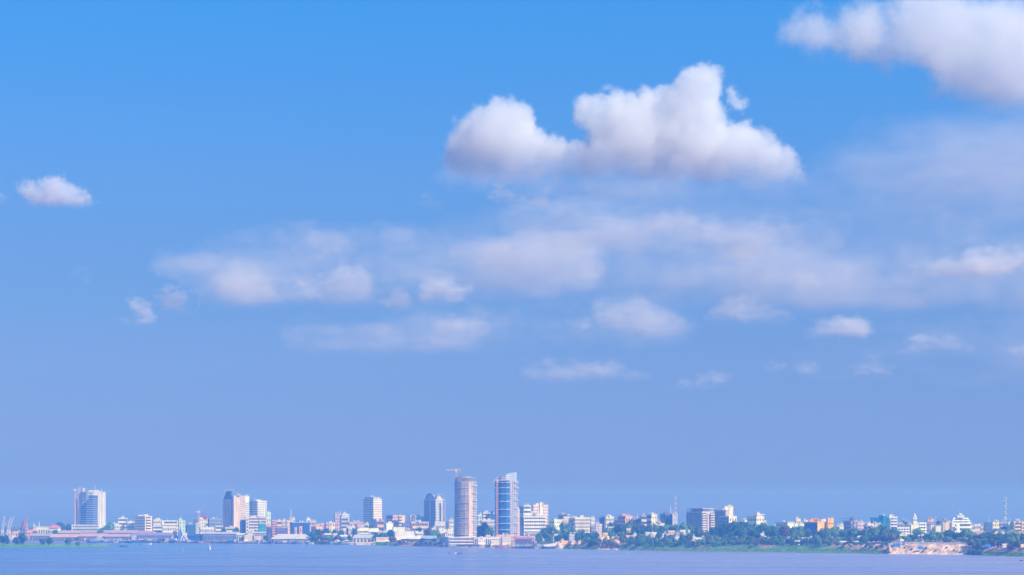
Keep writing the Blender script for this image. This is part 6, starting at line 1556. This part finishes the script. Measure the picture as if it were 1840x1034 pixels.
m_thin = volume_mat(0.0045)
m_thin2 = volume_mat(0.008)
def veil(poly, base, dens, label, seed, edge=22, amp=9, soft=30, vox=4.0, thick=.8, fill=.35, streak=1.6, patch=.7, fine=0, kids=6, name='thin_cloud', rmax=40):
    D = 2000.0 / ((962 - base) / FPX)
    k = 12000.0 / D
    edge = edge * 1.3
    m = volume_mat(dens * k * .50, VAP2)
    return build_cloud(name, [poly], D, vox, m, label, seed, edge=edge, amp=amp, kids=kids, floor=base, base_soft=soft, off=edge * fill, streak=streak, fine=fine, patch=patch, rmax=rmax, thick=thick,
                       group='thin clouds over the city')
m_dense = volume_mat(0.0072, (.990, .993, .990))
veil([(770,325),(800,300),(900,310),(1060,300),(1200,310),(1400,300),(1475,325),(1500,345),(1440,358),(1200,356),(1000,350),(860,346)], 372, .0030, 'soft blue grey skirt of haze under the flat base of the big cumulus', 50, edge=26, fill=.5, amp=8)
build_cloud('cumulus_cloud', MAIN, 12000, 2.4, m_dense, 'large bright cumulus cloud with a tall peak and a lower left hump', 3,
            floor=lambda x: 348 + 10 * min(1, max(0, (x - 1050) / 200)), base_soft=52, thin=85, fine=3, kids=12, edge=6, amp=3.5, beta=3.0)
m_mid = volume_mat(0.0052, (.990, .992, .990))
build_cloud('cumulus_cloud', [[(1400,48),(1420,32),(1460,22),(1500,28),(1545,22),(1575,8),(1600,22),(1630,-5),(1700,-30),(1760,-6),(1860,-5),(1900,60),(1900,210),
            (1840,210),(1770,206),(1720,194),(1702,184),(1686,178),(1664,152),(1640,132),(1590,130),(1560,115),(1500,98),(1450,90),(1410,75)]],
            9000, 3.5, m_mid, 'broad ragged grey white cloud running out of the top right corner', 5, amp=9, edge=30, kids=7, off=14, thin=60, floor=lambda x: 122 + 100 * min(1, max(0, (x - 1450) / 260)), base_soft=60, rmax=85)
m_small = volume_mat(0.009, (.985, .975, .985))
build_cloud('cumulus_cloud', [[(16,332),(32,314),(52,318),(64,328),(76,322),(90,312),(108,315),(132,325),(154,340),(170,350),(184,374),(150,382),(46,380),(52,358),(34,350)]],
            12500, 2.5, m_small, 'small white cloud alone near the left edge of the sky', 6, amp=4, edge=9, kids=8, floor=378, base_soft=22, rmax=40, thick=.8)
veil([(255,470),(330,452),(400,438),(470,427),(530,414),(640,420),(740,411),(800,424),(850,434),(960,430),(1060,430),(1085,455),(1070,500),(1000,520),(880,535),(800,548),(600,557),(480,552),(400,545),(365,505),(300,482)],
     562, .0030, 'long pale cloud bank left of centre under the big cumulus', 11, edge=44, fill=.5, amp=15, rmax=60, vox=5)
veil([(500,600),(560,575),(640,585),(760,560),(860,545),(960,555),(1060,545),(1180,540),(1250,570),(1230,610),(1080,618),(960,612),(860,640),(700,642),(560,628)],
     645, .0017, 'broad faint cloud sheet low over the centre of the city', 38, edge=36, fill=.4, amp=14, rmax=55, vox=6)
veil([(1080,470),(1300,455),(1560,430),(1700,400),(1900,400),(1900,560),(1700,560),(1500,560),(1250,545),(1120,520)],
     570, .0022, 'broad faint veil in the lower right sky between the puffs', 39, edge=40, fill=.5, amp=14, rmax=60, vox=7)
veil([(1420,650),(1600,580),(1900,560),(1900,700),(1600,700)], 705, .0012, 'faint veil low over the right end of the city', 40, edge=40, fill=.5, amp=12, vox=7)
veil([(380,500),(400,480),(430,468),(470,478),(500,500),(560,505),(600,488),(640,480),(668,495),(665,525),(640,548),(520,550),(400,540)], 556, .0036, 'brighter lumpy cloud inside the long pale bank', 12, edge=26, soft=18)
veil([(755,520),(780,500),(810,505),(845,530),(830,545),(770,540)], 552, .010, 'small bright puff at the right end of the long pale bank', 13, edge=18, soft=16, vox=3)
veil([(815,440),(880,428),(950,432),(1060,430),(1085,460),(1062,522),(1040,520),(1020,480),(930,495),(850,500)], 525, .0030, 'pale cloud patch with a hanging tail below the big cumulus', 14, edge=28)
veil([(890,388),(1000,372),(1080,362),(1200,358),(1300,375),(1440,385),(1520,400),(1500,430),(1400,455),(1345,476),(1270,470),(1200,445),(1100,440),(950,425)],
     485, .0034, 'wide soft cloud sheet directly below the big cumulus', 15, edge=42, fill=.45, amp=14, rmax=55)
veil([(1260,420),(1330,390),(1400,385),(1450,395),(1440,425),(1370,450),(1345,475),(1275,470),(1290,450)], 478, .006, 'brighter end of the soft sheet below the big cumulus', 16, edge=26, soft=20)
veil([(875,350),(895,335),(930,345),(985,352),(980,366),(920,370)], 374, .008, 'faint wisp under the left hump of the big cumulus', 17, edge=16, soft=14, vox=3)
veil([(1440,320),(1500,270),(1560,235),(1700,215),(1900,205),(1900,420),(1700,430),(1560,410),(1470,370)], 440, .0015, 'very faint broad veil right of the big cumulus', 18, edge=60, vox=7, rmax=110, soft=60, fill=.5, amp=16)
veil([(1630,488),(1720,456),(1850,438),(1900,445),(1900,505),(1760,514),(1660,502)], 515, .011, 'flat bright cloud bank at the right edge of the sky', 19, edge=24)
veil([(1432,492),(1480,480),(1530,482),(1545,500),(1500,515),(1480,535),(1440,525)], 536, 0.0041, 'loose pale puff left of the flat bank at right', 20, edge=20, vox=3.5)
veil([(1060,548),(1150,536),(1200,555),(1240,590),(1190,616),(1120,606),(1090,580)], 617, 0.0061, 'blurry triangular puff low in the middle right sky', 21, edge=24, vox=3.5)
veil([(1268,562),(1310,548),(1340,535),(1380,550),(1425,565),(1400,588),(1300,588)], 590, 0.0068, 'low wide puff with a small peak right of the triangular one', 22, edge=18, vox=3.5)
veil([(1455,590),(1480,574),(1540,576),(1560,595),(1545,618),(1480,622)], 624, 0.0075, 'rounded pale puff low in the right sky', 23, edge=18, vox=3.5)
veil([(1612,628),(1655,605),(1690,612),(1715,603),(1745,630),(1720,641),(1630,640)], 642, 0.0082, 'small double topped puff low at the right', 24, edge=14, vox=3)
veil([(1785,640),(1830,622),(1880,624),(1880,650),(1800,652)], 653, 0.0068, 'small puff low on the right edge of the sky', 25, edge=14, vox=3)
veil([(1525,660),(1575,640),(1615,660),(1590,680),(1565,690),(1545,676)], 691, 0.0054, 'faint drooping puff low at right', 26, edge=14, vox=3)
veil([(935,662),(985,648),(1040,658),(1090,656),(1105,650),(1125,670),(1180,668),(1150,686),(1050,692),(960,680)], 694, 0.0061, 'long low puff over the middle of the city', 27, edge=16, vox=3)
veil([(1190,702),(1225,684),(1250,690),(1260,670),(1300,668),(1315,682),(1290,692),(1230,706)], 708, 0.0068, 'pair of tiny low puffs right of the long low one', 28, edge=12, vox=2.5)
veil([(1382,662),(1395,654),(1410,660),(1405,672),(1388,672)], 674, 0.0054, 'tiny faint puff low in the right sky', 29, edge=10, vox=2.5)
veil([(1424,668),(1445,652),(1466,660),(1460,674),(1430,676)], 677, 0.0068, 'tiny puff beside the faint one low at right', 30, edge=10, vox=2.5)
veil([(500,600),(620,592),(700,590),(860,596),(860,640),(740,646),(660,636),(520,625)], 648, 0.0031, 'faint flat veil low above the centre left of the city', 31, edge=26)
veil([(770,585),(860,575),(940,562),(1060,580),(1060,592),(960,604),(860,608),(800,602)], 612, 0.0061, 'thin stretched puff above the twin towers', 32, edge=18, vox=3.5)
veil([(283,540),(300,518),(325,512),(350,530),(345,550),(325,566),(300,556)], 568, 0.0116, 'small round puff left of the long pale bank', 33, edge=14, vox=2.5)
veil([(172,588),(215,570),(232,560),(232,541),(255,548),(275,560),(274,584),(240,590)], 592, 0.0127, 'small wedge shaped puff low at left', 34, edge=12, vox=2.5)
veil([(120,495),(145,490),(175,505),(160,515),(130,506)], 516, 0.0058, 'tiny faint wisp at left', 35, edge=12, vox=3)
veil([(-30,345),(0,345),(10,358),(0,372),(-30,375)], 376, 0.0116, 'edge of a small cloud cut by the left border', 36, edge=10, vox=2.5)
veil([(745,370),(770,355),(790,370),(775,384)], 386, 0.0041, 'tiny wisp left of the cumulus base', 37, edge=12, vox=3)

for k_, (pl_, lab_) in enumerate((
  ([(388,505),(400,478),(425,466),(455,472),(478,488),(486,515),(470,538),(410,540)], 'left crisp topped puff in the long pale bank'),
  ([(478,520),(500,500),(530,496),(560,506),(572,530),(540,548),(490,546)], 'low puff in the middle of the long pale bank'),
  ([(562,515),(585,490),(615,478),(648,480),(668,500),(660,535),(620,552),(575,545)], 'right crisp topped puff in the long pale bank'),
  ([(520,440),(560,424),(620,430),(640,450),(600,470),(540,468)], 'upper thin puff in the long pale bank'),
  ([(850,448),(880,434),(930,440),(940,465),(900,488),(865,478)], 'puff in the patch below the big cumulus'),
  ([(1022,450),(1050,436),(1068,455),(1064,500),(1056,522),(1040,514),(1032,480)], 'hanging tail puff below the left hump of the big cumulus'),
  ([(1150,395),(1190,372),(1240,380),(1260,405),(1220,425),(1170,420)], 'left puff in the soft sheet below the big cumulus'),
  ([(680,540),(720,520),(745,535),(735,556),(700,560)], 'small puff right under the long pale bank'),
  ([(840,560),(870,548),(890,560),(880,575),(850,574)], 'tiny puff between the pale bank and the stretched puff'))):
    veil(pl_, max(p[1] for p in pl_) + 6, .0052, lab_, 60 + k_, edge=12, amp=7, fill=.4, vox=3.2, streak=1.2, fine=1, kids=8, soft=26, patch=.5)

veil([(700,430),(900,380),(1200,350),(1500,340),(1900,330),(1900,560),(1500,560),(1200,560),(900,540),(740,500)], 575, .0007, 'continuous lilac veil from under the big cumulus to the right edge', 71, edge=46, fill=.5, amp=12, rmax=95, vox=8, patch=.35, streak=3)
# ---------------------------------------------------------------- air between the camera and the city
hz = MB(); hz.box(-5200, 5200, -400, 8600, -3.5, 150)
hm = bpy.data.materials.new('river_haze'); hm.use_nodes = True
nt = hm.node_tree; nt.nodes.clear()
o_ = nt.nodes.new('ShaderNodeOutputMaterial'); v_ = nt.nodes.new('ShaderNodeVolumePrincipled')
v_.inputs['Color'].default_value = (.13, .38, 1.0, 1)
v_.inputs['Absorption Color'].default_value = (1, 1, 1, 1)
v_.inputs['Density'].default_value = 2.15e-4
v_.inputs['Anisotropy'].default_value = 0.0
nt.links.new(v_.outputs[0], o_.inputs['Volume'])
tag(hz.build('haze', hm), 'thin blue haze over the river and the city', kind='stuff')
